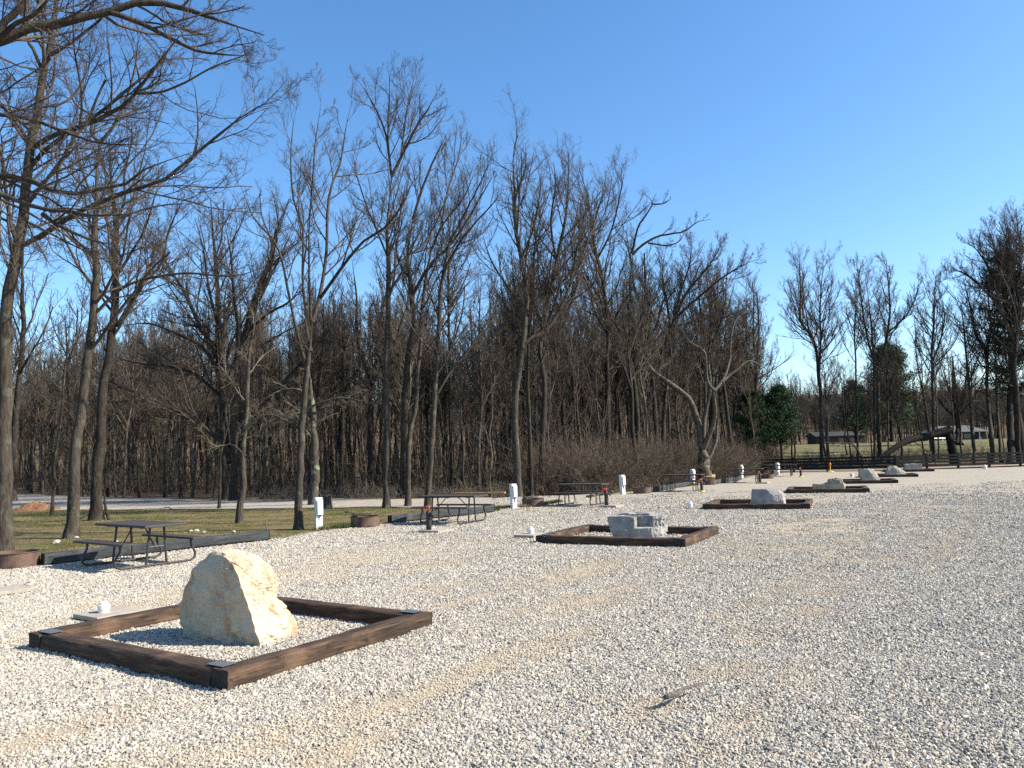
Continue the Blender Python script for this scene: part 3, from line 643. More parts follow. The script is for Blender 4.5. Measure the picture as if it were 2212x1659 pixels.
# ------------------------------------------------------------ fire rings
def make_ring(grill=True):
    root=empty('fire_ring')
    bm=bmesh.new(); lathe(bm,[(.385,0),(.39,.0),(.39,.255),(.405,.262),(.40,.272),(.38,.268),(.376,.01)],44); bm_obj('steel_ring',bm,RUST,root,False)
    bm=bmesh.new(); lathe(bm,[(.001,.06),(.375,.04)],24); bm_obj('ash_bed',bm,mat_plain('ash',(.06,.055,.05),.95,.1,0,.5,9,1.) if 'ash' not in bpy.data.materials else bpy.data.materials['ash'],root)
    if grill:
        bm=bmesh.new()
        for k in range(13):
            x=-.30+k*.036; cyl(bm,(x,-.27,.305),(x,.27,.315),.006,seg=6)
        tube(bm,[(-.32,-.28,.305),(.15,-.28,.305),(.15,.28,.315),(-.32,.28,.315),(-.32,-.28,.305)],.009,6)
        box(bm,-.14,.05,.325,.34,.42,.006); box(bm,-.30,-.12,.29,.03,.08,.11); cyl(bm,(-.30,-.2,.35),(-.30,-.08,.35),.03,seg=10)
        bm_obj('grill',bm,DSTEEL,root)
        bm=bmesh.new(); tube(bm,[(-.33,-.2,.30),(-.345,-.2,.39),(-.38,-.2,.40),(-.44,-.2,.41)],.008,6); cyl(bm,(-.42,-.2,.405),(-.53,-.2,.415),.019,seg=10); bm_obj('handle',bm,DSTEEL,root)
    return root
rg0=make_ring(True); rg1=make_ring(False)
RINGS=[((783,1139),rg0,0,'rusty fire ring with a swung-over grill, between the pedestal marked 6 and the second table'),((1152,1094.5),None,0,'rusty fire ring with grill right of the pedestal marked 5'),
 ((3,1230),rg1,0,'fire ring cut off by the left edge, in front of the leaning tree'),((1390,1066),None,1,'dark low fire ring without a grill at the end of an edging timber'),((1535,1047),None,1,'fire ring filled with split firewood beside the forked tree'),((1662,1034),None,1,'dark fire ring under the farthest picnic table')]
for i,(px,src,kind,lab) in enumerate(RINGS):
    o=src if src else copy_tree(rg1 if kind else rg0); p=G(*px); o.location=(p[0],p[1]+.39,.0); o.rotation_euler=(0,0,R_((5,-8,0,20,40,0)[i])); tag(o,lab,'fire ring','steel fire rings at the campsites')
p=G(1535,1047); FW=mat_plain('split_firewood',(.34,.22,.12),.85,.2,0,.35,9,.6)
for k in range(6):
    bm=bmesh.new(); rg=random.Random(k); L_=.4+.1*rg.random(); cyl(bm,(-L_/2,0,0),(L_/2,0,0),.06,.055,5)
    o=bm_obj('firewood_log',bm,FW); o.location=(p[0]-.15+.1*(k%3),p[1]+.3+.13*(k%2),.28+.06*(k//2)); o.rotation_euler=(rg.random(),.15*rg.uniform(-1,1),rg.uniform(-.6,.6)); tag(o,'split firewood log heaped on the fire ring beside the forked tree','firewood','firewood heaped on a fire ring')
bm=bmesh.new(); box(bm,0,0,0,.22,.08,.16,bev=.01); place('firewood_log',bm,mat_plain('fresh_cut_wood',(.55,.38,.15),.8),(p[0]+.28,p[1]+.45,.45),.2,'bright yellow fresh-cut block on top of the firewood heap','firewood')

# ------------------------------------------------------------ stick on the gravel
a=G(1437,1528); b=G(1526,1496); bm=bmesh.new(); rg=random.Random(5); pts=[];rs=[]
for k in range(13):
    t=k/12; pts.append((a[0]+(b[0]-a[0])*t,a[1]+(b[1]-a[1])*t,.062+.018*math.sin(t*2.6)+.004*rg.uniform(-1,1))); rs.append(.015-.010*t+.003*rg.uniform(-1,1))
tube(bm,pts,rs,9); tube(bm,[(a[0]-.01,a[1]-.015,.055),(a[0]+.10,a[1]+.07,.068),(a[0]+.17,a[1]+.14,.07)],[.005,.016,.005],8)
o=bm_obj('stick',bm,mat_bark('stick_weathered',(.045,.038,.032),(.17,.15,.13),0,2.),None,True); tag(o,'weathered grey stick lying alone on the gravel','stick')

# ------------------------------------------------------------ trees
def crom(P,K):
    P=np.asarray(P,float); d=np.r_[0,np.cumsum(np.linalg.norm(np.diff(P,axis=0),axis=1))]; t=np.linspace(0,d[-1],K); out=[]
    Q=np.vstack([2*P[0]-P[1],P,2*P[-1]-P[-2]])
    for x in t:
        i=min(max(np.searchsorted(d,x,side='right')-1,0),len(P)-2); s=(x-d[i])/max(d[i+1]-d[i],1e-9)
        p0,p1,p2,p3=Q[i],Q[i+1],Q[i+2],Q[i+3]
        out.append(.5*((2*p1)+(-p0+p2)*s+(2*p0-5*p1+4*p2-p3)*s*s+(-p0+3*p1-3*p2+p3)*s**3))
    return np.array(out)
def unit(v): return v/np.maximum(np.linalg.norm(v,axis=-1,keepdims=True),1e-9)
def tubes(P,Rd,S,rng=None,lump=0.):
    """P (N,K,3), Rd (N,K) -> verts, quads"""
    Nn,K,_=P.shape; T=np.empty_like(P); T[:,1:-1]=P[:,2:]-P[:,:-2]; T[:,0]=P[:,1]-P[:,0]; T[:,-1]=P[:,-1]-P[:,-2]; T=unit(T)
    m=unit(T.mean(1)); ref=np.where(np.abs(m[:,2:3])>.8,np.array([[1.,.17,0]]),np.array([[.1,.05,1.]]))
    A=unit(np.cross(T,ref[:,None,:])); B=np.cross(T,A); th=2*np.pi*np.arange(S)/S
    rr=Rd[:,:,None]*np.ones(S)
    if lump>0: rr=rr*(1+lump*rng.uniform(-1,1,rr.shape))
    V=P[:,:,None,:]+rr[...,None]*(A[:,:,None,:]*np.cos(th)[:,None]+B[:,:,None,:]*np.sin(th)[:,None])
    base=(np.arange(Nn)*K*S)[:,None,None]+(np.arange(K-1)*S)[None,:,None]; k=np.arange(S)[None,None,:]; k2=(k+1)%S
    Fq=np.stack([base+k,base+k2,base+S+k2,base+S+k],-1).reshape(-1,4); return V.reshape(-1,3),Fq
def merge(parts):
    Vs=[];Fs=[];o=0
    for V,F_ in parts: Vs.append(V);Fs.append(F_+o);o+=len(V)
    return np.concatenate(Vs),np.concatenate(Fs)
def plen(P): return np.linalg.norm(np.diff(P,axis=1),axis=2).sum(1)
def grow(P,Rd,n,t0,t1,lr,ang,K,up,wig,rng,rmin,rk=.6,Ladd=0.,taper=.45,bias=None,tipk=.55):
    Nn,K0,_=P.shape
    t=t0+(t1-t0)*((np.arange(n)[None,:]+rng.random((Nn,n)))/n); f=t*(K0-1); i=np.minimum(f.astype(int),K0-2); s=(f-i)[...,None]
    r_=np.arange(Nn)[:,None]; a=P[r_,i]; b=P[r_,i+1]; pos=a*(1-s)+b*s; tan=unit(b-a); rad=Rd[r_,i]*(1-s[...,0])+Rd[r_,i+1]*s[...,0]
    Lp=plen(P)[:,None]; Lc=(lr*Lp+Ladd)*(1-tipk*t)*rng.uniform(.55,1.3,t.shape)
    q=rng.normal(size=tan.shape); 
    if bias is not None: q=q+np.asarray(bias)
    perp=unit(q-(q*tan).sum(-1,keepdims=True)*tan); an=np.radians(rng.uniform(ang[0],ang[1],t.shape))[...,None]
    d=unit(tan*np.cos(an)+perp*np.sin(an)); M=Nn*n; pos=pos.reshape(M,3); d=d.reshape(M,3); Lc=Lc.reshape(M); rad=rad.reshape(M)
    C=np.empty((M,K,3)); C[:,0]=pos; step=(Lc/(K-1))[:,None]
    for k in range(1,K):
        d=unit(d+np.array([0,0,up])+rng.normal(size=d.shape)*wig); C[:,k]=C[:,k-1]+d*step
    r0=np.clip(np.minimum(rad*rk,Lc*.0135+rmin*.6),rmin,None); tt=np.linspace(0,1,K)[None,:]
    return C,r0[:,None]*(1-(1-taper)*tt)
def crown_of(P0,R0,T0,rng,H,rmin,dens=1.,up=.16,lv=(9,6,5,4),wig=.16,ang=(28,62),spread=1.):
    """P0: list of (K,3) main paths with radii; returns quads of all finer wood"""
    parts=[]; 
    C1=[];r1=[]
    for P,Rd,t0 in zip(P0,R0,T0):
        L_=float(plen(P[None])[0]); n=max(3,int(lv[0]*dens*1.3*L_*(1-t0)/6.))
        c,r=grow(P[None],Rd[None],n,t0,.99,.27*spread,ang,8,up*.8,wig*.6,rng,rmin*2.2,.55,Ladd=.10*H*spread,tipk=.68); C1.append(c);r1.append(r)
    C=np.concatenate(C1);r=np.concatenate(r1); parts.append(tubes(C,r,5))
    C2,r2=grow(C,r,lv[1]+1,.12,1.,.52,(25,55),6,up*.9,wig,rng,rmin*1.5); parts.append(tubes(C2,r2,4))
    C3,r3=grow(C2,r2,lv[2],.10,1.,.62,(22,55),5,up,wig*1.2,rng,rmin*1.05,.8); parts.append(tubes(C3,r3,3))
    if len(lv)>3 and lv[3]>0:
        C4,r4=grow(C3,r3,lv[3],.15,1.,.78,(22,60),4,up*.8,wig*1.3,rng,rmin*.8,.8); parts.append(tubes(C4,r4,3))
    return merge(parts)
def hero(name,label,base,paths,depth=None,bark=None,twig=None,seed=1,dens=1.,lv=(9,6,5,4),up=.16,wig=.16,group=None,spread=1.,flare=1.5,ang=(28,62),cat='tree',crown=True):
    rng=np.random.default_rng(seed*17+5)
    b=G(*base) if depth is None else gat(base[0],depth)
    Y0=b[1]; depth=Y0; zt=float(terrain(b[0],b[1])); b[2]=zt-.04
    allpx=[];allY=[]; P0=[];R0=[];T0=[]
    for k,(w0,w1,t0,s) in enumerate(paths):
        px=np.array([tuple(map(float,q.split(','))) for q in s.split()])
        if k==0:
            pts=[b]; ys=[Y0]; sl=rng.uniform(-.06,.06)
            for (x,y) in px:
                d=np.hypot(x-base[0],y-base[1])*Y0/FPX; pts.append(at(x,y,Y0+sl*d)); ys.append(Y0+sl*d)
            px=np.vstack([[base],px])
        else:
            A=np.vstack(allpx); B=np.concatenate(allY); dd=np.hypot(*(A-px[0]).T); ys0=B[dd.argmin()] if dd.min()<60 else Y0
            sl=rng.uniform(-.45,.45); pts=[];ys=[];acc=0
            for i,(x,y) in enumerate(px):
                if i: acc+=np.hypot(*(px[i]-px[i-1]))*Y0/FPX
                Yk=ys0+sl*acc; pts.append(at(x,y,Yk)); ys.append(Yk)
        K=26 if k==0 else 14; P=crom(pts,K)
        allpx.append(np.c_[np.interp(np.linspace(0,1,30),np.linspace(0,1,len(px)),px[:,0]),np.interp(np.linspace(0,1,30),np.linspace(0,1,len(px)),px[:,1])]); allY.append(np.interp(np.linspace(0,1,30),np.linspace(0,1,len(ys)),ys))
        t=np.linspace(0,1,K); rr=(w0+(w1-w0)*t)*.5*Y0/FPX
        rr=rr*(1-.72*sst(.72,1.,t))
        if k==0: rr=rr*(1+(flare-1)*np.exp(-(P[:,2]-b[2])/.28))
        P[1:-1]+=rng.normal(size=(K-2,3))*rr[1:-1,None]*.12
        P0.append(P-b);R0.append(rr);T0.append(t0)
    H=float(plen((P0[0])[None])[0])
    root=empty(name,tuple(b),0,label,cat,group)
    tp=[tubes(P[None],r[None],14 if k==0 and r[0]*FPX/Y0>7 else 9,rng,.07) for k,(P,r) in enumerate(zip(P0,R0))]
    V,Fq=merge(tp); mesh_np('trunk',V,Fq,bark or BARK,root,True)
    if crown:
        rmin=max(.0028,.000085*Y0)
        V,Fq=crown_of(P0,R0,T0,rng,H,rmin,dens,up,lv,wig,ang,spread); mesh_np('crown',V,Fq,twig or TWIG,root,True)
    return root
NT='bare_tree'
hero(NT,'leafless tree beyond the left edge whose thick limb crosses the top left corner',(-300,1240),[
 (62,40,.9,"-290,900 -270,600 -220,300 -150,120"),
 (26,9,.12,"-160,160 -60,105 -10,90 55,62 145,47 233,25 316,4 396,18 473,44 571,76"),
 (14,4,.1,"233,25 298,47 364,80 426,109 484,118 546,120"),
 (20,12,.3,"-60,150 0,60 40,20 80,-30"),(12,6,.2,"0,80 35,50 75,30 120,-20"),
 (12,4,.15,"-200,230 -60,240 0,247 80,262 146,287 218,309 327,313"),
 (16,4,.15,"-240,400 -80,375 0,380 55,387 109,411 156,418 204,411 273,397 302,371 364,346 415,329"),
 (16,5,.15,"-250,430 -80,415 0,418 44,437 109,455 164,458 204,466 284,462"),
 (9,3,.1,"91,462 127,487 193,517 255,531"),
 (10,3,.1,"-240,250 -100,190 0,225 60,300 110,340 146,400"),],depth=13.,seed=1,dens=1.15,up=.05,wig=.2,bark=BARK)
hero(NT,'tall leaning tree with furrowed bark and long sweeping limbs at the left edge',(6,1202),[
 (33,10,.42,"8,1149 9,1050 8,912 12,800 15,660 34,549 49,473 65,327 78,255 91,164 105,109 116,55 122,0 130,-80 136,-160"),
 (12,4,.15,"49,530 80,515 156,466 204,444 262,418 302,407 364,382 429,327 473,291 546,236 604,215"),
 (12,3,.15,"74,317 127,287 182,271 255,236 291,202 349,127 386,80 429,33"),
 (6,2.5,.1,"291,202 349,198 400,178 466,142 560,109"),
 (9,3,.2,"110,118 171,80 225,33 262,-10"),(8,6,.4,"89,150 73,109 55,73 53,30"),
 (8,3,.2,"40,500 22,482 0,470 -40,450"),(6,2,.1,"72,290 40,262 0,244"),(6,2.5,.2,"90,232 130,225 160,205 182,165 190,120"),
 (6,2,.1,"50,475 100,500 180,540 230,552")],seed=2,dens=1.1,lv=(9,6,6,4),up=.09,wig=.2)
hero(NT,'straight slender tree with grey furrowed bark behind the nearest picnic table',(153,1162),[
 (24,11,.45,"156,1131 160,1021 173,912 178,858 184,803 198,712 202,658 209,585 206,549 204,491 209,437 209,364 215,309"),
 (8,2,.1,"215,309 247,269 276,204 295,127 298,60"),(7,2,.1,"215,309 196,284 198,251 164,226 146,182 135,138"),
 (7,3,.1,"207,676 236,647 269,618 327,600 400,590 509,596 582,571"),(6,2,.1,"209,497 255,473 302,455 360,442 430,440"),
 (6,2,.1,"209,437 190,400 170,340 160,280")],seed=3,dens=1.1,up=.12,wig=.19)
hero(NT,'dark-barked slender tree just right of the straight one, with a broken sapling at its foot',(207,1124),[
 (23,9,.4,"209,1058 215,967 218,894 225,821 236,767 244,701 249,621 247,549 251,480 243,420 238,364 236,300"),
 (8,3,.1,"251,705 269,676 302,621 349,570 364,500 400,420"),(7,2,.1,"249,600 275,560 310,500 330,440 345,380"),(6,2,.1,"251,480 270,430 268,380 285,300 280,230"),
 (7,5,.9,"236,1122 228,1100 226,1070 224,1062"),(4,2,.2,"214,990 200,960 188,930 178,915")],seed=4,dens=1.1,up=.14,wig=.18,bark=BARK_D)
hero('sapling','thin crooked sapling between the leaning tree and the straight slender tree',(112,1113),[(6.5,3,.45,"116,1058 122,1047 116,1014 127,941 135,876 140,803 149,730 150,660")],seed=5,dens=.8,lv=(7,5,4,3))
hero(NT,'dark tree partly hidden behind the leaning tree at the left edge',(27,1084),[(15,6,.45,"30,1000 33,912 40,840 46,780 50,700 48,600 52,500"),(7,3,.2,"34,900 20,840 22,760 10,680")],seed=6,dens=1.,bark=BARK_D)
hero('oak_tree','massive multi-stemmed oak spreading wide limbs beyond the gravel road',(505,1082),[
 (19,9,.6,"506,1040 507,985 505,930 498,858 509,785 535,705 546,658 582,567 597,500 625,430"),
 (14,4,.25,"496,1000 486,930 480,850 469,767 436,712 411,658 393,621 349,549 320,480"),
 (12,4,.2,"515,990 546,901 589,851 655,781 700,730 740,650"),
 (11,4,.15,"504,985 487,963 447,930 382,887 309,854 240,825 196,792"),
 (9,3,.15,"490,905 476,858 447,829 411,803 364,792 300,785 240,770"),
 (9,3,.15,"478,810 436,749 400,730 345,705 309,698 262,705"),
 (13,4,.3,"503,900 512,830 520,760 540,690 575,620 600,560"),
 (9,3,.3,"500,870 480,780 470,700 450,620 440,540 420,470"),(8,3,.2,"530,720 575,680 620,655 660,620"),
 (10,3,.3,"505,800 515,720 505,640 500,560 485,480")],seed=7,dens=1.3,up=.12,wig=.2,bark=BARK_D,twig=TWIG,lv=(9,6,6,4),flare=1.35)
hero(NT,'thick dark trunk standing directly behind the multi-stemmed oak',(486,1080),[(13,7,.4,"484,1000 480,900 478,800 474,700 468,600 460,500 455,430")],seed=8,bark=BARK_D,twig=TWIG_D,dens=.8)
hero(NT,'small crooked tree on the lawn in front of the oak',(518,1129),[(14,5,.3,"518,1094 527,1050 524,985 531,912 534,850 538,767 550,700 560,640"),(5,2,.1,"531,985 500,960 470,965 430,945"),(5,2,.1,"530,930 560,905 600,895 650,915")],seed=9,lv=(9,6,5,3),twig=TWIG_W,up=.02)
hero('sapling','very thin reddish sapling in front of the oak at the edge of the road',(473,1099),[(6,3,.3,"475,1040 476,985 484,949 495,898 482,840 474,800 469,740")],seed=10,dens=.9,lv=(7,5,4,3),bark=BARK_D)
hero(NT,'forked tree behind the pedestal marked 6, splitting into two tall stems',(645,1143),[
 (18,10,.75,"644,1099 648,1033 651,967 654,901 663,802 671,736 674,696"),
 (9,3,.15,"674,696 691,636 704,559 707,473 714,407 734,358 747,275 760,220"),(8,3,.15,"691,645 747,566 787,520 830,493 870,440 900,370"),
 (7,3,.2,"658,782 638,703 625,640 598,530 549,473 520,400"),(7,2,.2,"673,700 658,653 654,603 654,490 635,440 628,341 635,259 648,209"),
 (6,2,.2,"672,700 668,600 668,490 674,407 681,308 691,242 694,200"),(5,2,.1,"654,890 690,870 740,860 800,870"),(5,2,.1,"652,930 600,900 560,900 520,930"),
 (7,6,.95,"672,760 668,735 664,715 660,690")],seed=11,dens=1.15,up=.17,wig=.15)
hero(NT,'lichen-spotted broken tree between the forked tree and the stump',(677,1091),[(19,13,.4,"680,1050 681,1000 676,901 671,848 668,800"),(5,2,.1,"676,901 700,870 740,850 790,855"),(4,2,.1,"675,930 640,905 600,915 570,960"),(5,2,.1,"673,860 640,840 590,850 550,880")],seed=12,bark=BARK_M,twig=TWIG_W,up=-.06,dens=1.3,lv=(10,6,5,3))
hero(NT,'tall straight tree left of the second picnic table, crown highest in the middle',(834,1097),[
 (14,9,.6,"834,1033 836,934 834,835 836,736 839,636 839,560 836,506 841,440 846,381"),
 (6,2,.1,"846,381 833,291 806,225 777,179 765,165"),(8,2,.1,"846,381 866,341 899,275 925,235 948,190"),(5,2,.1,"846,381 838,300 841,220 841,150"),(5,2,.1,"866,341 872,290 880,230 897,160"),
 (5,2,.1,"839,560 815,500 790,440 770,380 745,330"),(5,2,.1,"838,600 870,560 920,520 960,440 985,380")],seed=13,dens=1.2,up=.16,lv=(9,6,5,4))
hero(NT,'dark trunk leaning right, second back of the pair left of the second picnic table',(869,1074),[(16,9,.5,"872,967 874,868 882,769 892,702 890,640 886,603 880,550 892,473"),
 (7,3,.1,"892,473 915,400 940,340 965,290"),(6,2,.1,"886,603 860,560 850,480 830,420"),(8,3,.1,"890,640 930,570 980,520 1030,440 1070,370")],seed=14,bark=BARK_D,dens=1.1)
hero(NT,'pale slender tree curving up right beside the second picnic table',(881,1094),[(12,6,.45,"882,1017 886,934 899,868 902,802 909,736 915,636 932,540 955,480"),(5,2,.1,"932,540 960,480 1000,430 1030,360"),(5,2,.1,"955,480 965,420 990,340 1000,270")],seed=15,dens=1.1,up=.18)
hero(NT,'bark-peeling tree rising directly behind the second picnic table',(925,1095),[(13,7,.4,"929,1000 935,917 942,802 945,736 949,686 955,603 972,523 985,470"),(7,2,.1,"955,606 972,560 1011,500 1078,424 1085,400"),(6,2,.1,"945,850 975,800 1010,760 1050,700 1085,640"),(5,2,.1,"972,523 1010,450 1040,390 1065,330")],seed=16,dens=1.1,up=.17)
hero(NT,'thin dark straight tree right of the second picnic table',(975,1068),[(8,4,.45,"973,934 972,802 970,702 968,603 972,500 975,420")],seed=17,dens=1.2,bark=BARK_D,twig=TWIG_D)
hero(NT,'wide-forked dark tree in the woods between the mossy trunk and the second table',(800,1067),[(18,14,.8,"803,967 800,868 805,830"),(9,3,.2,"805,830 777,752 770,700 770,640 760,560"),(8,3,.2,"808,820 815,740 830,650 860,560"),(7,2,.1,"800,841 773,808 747,798 694,795 664,802"),(9,3,.2,"808,822 840,788 872,755 896,736 930,680")],seed=18,bark=BARK_D,twig=TWIG_D,dens=.9)
hero(NT,'small grey tree with a knotted twiggy top left of the pedestal marked 5',(1034,1067),[(8,4,.35,"1034,967 1041,868 1038,802 1035,700 1040,600")],seed=19,dens=1.2,up=.1)
hero(NT,'tall rough-barked tree behind the pedestal marked 5 with one thick limb to the right',(1118,1073),[
 (17,6,.45,"1117,967 1111,884 1120,802 1130,736 1137,636 1127,560 1115,500 1112,423 1109,334 1118,292"),
 (9,3,.15,"1130,745 1160,722 1180,714 1216,658 1235,600 1250,520 1270,440"),(6,2,.1,"1130,660 1090,610 1060,560 1040,500"),(5,2,.1,"1125,560 1150,500 1165,430 1170,360")],seed=20,dens=1.1)
hero(NT,'slim dark tree between the two rough-barked ones behind the third table',(1147,1070),[(9,5,.45,"1147,1013 1143,900 1140,802 1143,700 1150,600 1160,500 1185,420")],seed=21,bark=BARK_D,twig=TWIG_D)
hero(NT,'dark curving tree right of the slim one, behind the third table',(1173,1067),[(13,5,.4,"1170,967 1177,835 1167,769 1171,720 1187,640 1205,550 1225,440 1228,330"),(6,2,.1,"1187,640 1230,590 1270,520 1300,430 1330,370"),(6,2,.1,"1200,560 1190,480 1200,400 1195,350")],seed=22,bark=BARK_D,dens=1.2)
hero(NT,'straight dark trunk rising out of the thicket behind the pedestal marked 4',(1314,1042),[(13,5,.45,"1313,956 1313,866 1311,777 1314,718 1300,602 1281,520 1270,430 1250,360"),(6,2,.1,"1311,720 1350,650 1380,600"),(5,2,.1,"1290,560 1320,500 1340,420 1350,360")],depth=44.,seed=23,bark=BARK_D,dens=1.2,lv=(9,6,5,4))
hero(NT,'dark trunk leaning left in the thicket behind the pedestal marked 4',(1382,1035),[(11,5,.4,"1378,950 1374,867 1365,792 1356,768 1341,718 1305,658 1270,600 1240,540")],depth=46.,seed=24,bark=BARK_D,twig=TWIG_D)
hero('dead_oak','gnarled tree with crooked bare limbs reaching right against the sky',(1372,1030),[
 (16,9,.85,"1374,950 1376,867 1372,750 1362,631 1365,560"),(6,2,.2,"1365,548 1372,515 1380,488 1395,465 1409,441 1403,428 1392,418"),
 (6,2,.3,"1367,550 1390,528 1418,512 1450,505 1478,500 1505,480 1520,476 1537,474"),(4,2,.2,"1400,525 1440,530 1466,522 1480,500"),(4,2,.2,"1363,560 1350,520 1330,500"),(4,2,.3,"1409,441 1430,440 1450,430")],depth=50.,seed=25,bark=BARK_D,twig=TWIG_D,dens=.8,spread=.6,lv=(9,6,4,3),wig=.25)
hero(NT,'fine-twigged budding tree with a broad rounded crown leaning right above the thicket',(1434,1036),[
 (11,7,.7,"1433,926 1439,837 1448,762 1454,700"),(7,2,.15,"1454,691 1484,631 1508,602 1543,557 1560,520"),(6,2,.15,"1454,691 1500,650 1560,600 1610,570 1640,560"),(6,2,.15,"1450,720 1440,650 1430,590 1440,530"),(6,2,.15,"1454,700 1470,630 1490,570 1495,520"),(5,2,.15,"1450,740 1410,680 1390,620 1370,580"),(5,2,.15,"1458,705 1520,690 1580,680 1640,650")],depth=52.,seed=26,twig=TWIG_R,dens=1.7,lv=(10,7,6,5),up=.13)
hero('forked_tree','pale smooth trunk forking low into curved limbs behind the fourth picnic table',(1523,1030),[
 (30,20,.95,"1522,1015 1520,985 1518,965"),(15,7,.4,"1516,970 1508,917 1490,864 1454,834 1412,804 1389,771 1370,730"),(13,6,.4,"1520,968 1543,905 1543,843"),
 (7,3,.2,"1543,843 1528,825 1522,762 1500,745 1484,733 1460,690"),(7,3,.2,"1543,843 1561,822 1576,777 1579,733 1590,690 1620,670"),(9,5,.5,"1526,1000 1546,956 1549,920 1556,905"),
 (10,4,.4,"1518,960 1522,900 1535,840 1530,780 1540,720"),(6,3,.2,"1560,825 1590,800 1620,780 1660,800")],depth=46.5,seed=27,bark=BARK_L,twig=TWIG,dens=1.3,up=.06,wig=.22,flare=1.25)
# beyond the fence, right-hand side
RT=[("bare tree with a bent trunk and bushy round crown, left of the pine",(1775,0),74,[(8,5,.5,"1773,857 1766,784 1762,748 1745,715 1729,694 1729,621 1727,570"),(5,2,.1,"1769,821 1773,730 1771,694 1775,600 1785,565")],dict(dens=1.5,lv=(9,6,6,4),up=.2)),
("tall bare tree forking wide into two tops before the pine",(1900,0),72,[(9,6,.8,"1897,894 1897,784"),(5,2,.1,"1897,790 1878,748 1864,675 1857,613 1850,565"),(6,2,.1,"1898,784 1908,766 1922,675 1918,603 1913,555"),(4,2,.1,"1915,720 1950,690 1975,650 1985,610")],dict(dens=1.5,lv=(9,6,6,4),up=.22)),
("thin pole-like tree in front of the pine beyond the fence",(1889,0),70,[(6,3,.5,"1889,880 1886,760 1880,680 1870,600")],dict(dens=1.)),
("slim tree left of the pine beyond the fence",(1853,0),73,[(5,2.5,.5,"1849,803 1846,720 1850,640 1845,590")],dict(dens=1.2)),
("short dark crooked tree beyond the fence next to the bent-trunk tree",(1789,0),66,[(8,3,.3,"1787,930 1791,893 1800,870 1812,840")],dict(twig=TWIG_W)),
("thin straight tree right of the pine, left of the fallen trunk's raised end",(1920,0),71,[(5,2.5,.4,"1918,900 1915,785 1912,720")],dict(dens=1.2)),
("narrow upright tree standing alone against the sky left of the low house",(2017,0),70,[(6.5,3,.45,"2015,875 2013,766 2017,694 2020,613 2024,590"),(4,2,.1,"2014,780 2030,740 2040,690 2035,640")],dict(dens=1.4,lv=(9,6,6,4),up=.22)),
("thick low-branching oak in front of the low house",(2073,0),88,[(13,8,.55,"2070,930 2068,905 2065,870 2060,820 2058,770"),(6,2,.1,"2068,905 2040,880 2020,850 2000,840"),(6,2,.1,"2070,900 2095,870 2115,840 2130,800"),(5,2,.1,"2068,890 2050,840 2035,790"),(5,2,.1,"2069,890 2085,830 2090,780")],dict(dens=1.3,bark=BARK_D,twig=TWIG_D,up=.05)),
("slender tree rising from behind the fence right of the thick oak",(2106,0),66,[(7.5,3,.4,"2097,875 2089,784 2082,712 2075,640"),(4,2,.1,"2093,830 2110,780 2130,740")],dict(dens=1.3)),
("tall leaning tree, second of the group at the right edge",(2146,0),66,[(9,4,.45,"2133,857 2130,766 2108,723 2095,660 2080,600"),(5,2,.1,"2130,766 2140,700 2135,630 2150,560")],dict(dens=1.3)),
("slim tree between the leaning one and the big one at the right edge",(2164,0),68,[(7,3,.45,"2155,894 2152,800 2148,720 2150,620")],dict(dens=1.2)),
("big spreading tree at the right edge whose crown arches over to the left",(2184,0),64,[(15,8,.45,"2182,875 2184,784 2177,694 2160,650"),(8,3,.1,"2168,665 2140,640 2100,602 2070,585 2050,590"),(6,2,.1,"2160,650 2140,590 2110,540 2080,520"),(7,2,.1,"2170,670 2165,600 2150,540 2130,480"),(7,2,.1,"2175,690 2190,600 2180,520 2175,470")],dict(dens=1.6,lv=(10,7,6,4),up=.16,bark=BARK_D)),
("rightmost dark tree, cut off by the edge of the photo",(2200,0),65,[(11,5,.4,"2195,850 2190,784 2200,700 2205,600 2200,500 2195,460"),(6,2,.1,"2200,650 2190,580 2205,500")],dict(dens=1.4,bark=BARK_D,lv=(10,7,5,4)))]
for i,(lab,b,dp,pp,kw) in enumerate(RT):
    hero(NT,lab,b,pp,depth=dp,seed=40+i,group=None,**kw)

# fallen tree with its standing broken stump, just beyond the fence
def solid_tube(name,pts,rs,mat,label,cat,twigs=0,seed=1):
    rng=np.random.default_rng(seed); P=crom(pts,18); r=np.interp(np.linspace(0,1,18),np.linspace(0,1,len(rs)),rs); c=P[0].copy()
    root=empty(name,tuple(c),0,label,cat); V,Fq=tubes((P-c)[None],r[None],12,rng,.1); mesh_np('trunk',V,Fq,mat,root,True)
    if twigs:
        V,Fq=crown_of([P-c],[r],[.05],rng,6.,.01,twigs,.02,(6,5,4),.25); mesh_np('branches',V,Fq,TWIG_D,root,True)
    return root
solid_tube('fallen_tree',[gat(1872,63),at(1950,957,64),at(2010,940,65),at(2052,928,65.5)],[.14,.24,.30,.34],BARK_SHADE,'fallen trunk slanting from the ground up to a broken stump beyond the fence','fallen tree',.8,3)
solid_tube('broken_stump',[gat(2064,65.5),at(2056,965,65.5),at(2047,933,65.5)],[.42,.34,.25],BARK_SHADE,'tall broken stump holding up the fallen trunk beyond the fence','stump',0,4)
solid_tube('fallen_log',[gat(1868,62.2)+np.array([0,0,.5]),at(1845,962,62),at(1815,957,62),at(1780,956,62)],[.07,.06,.05,.03],BARK,'thin bare log lying along the fence, left of the fallen trunk','log',.4,5)
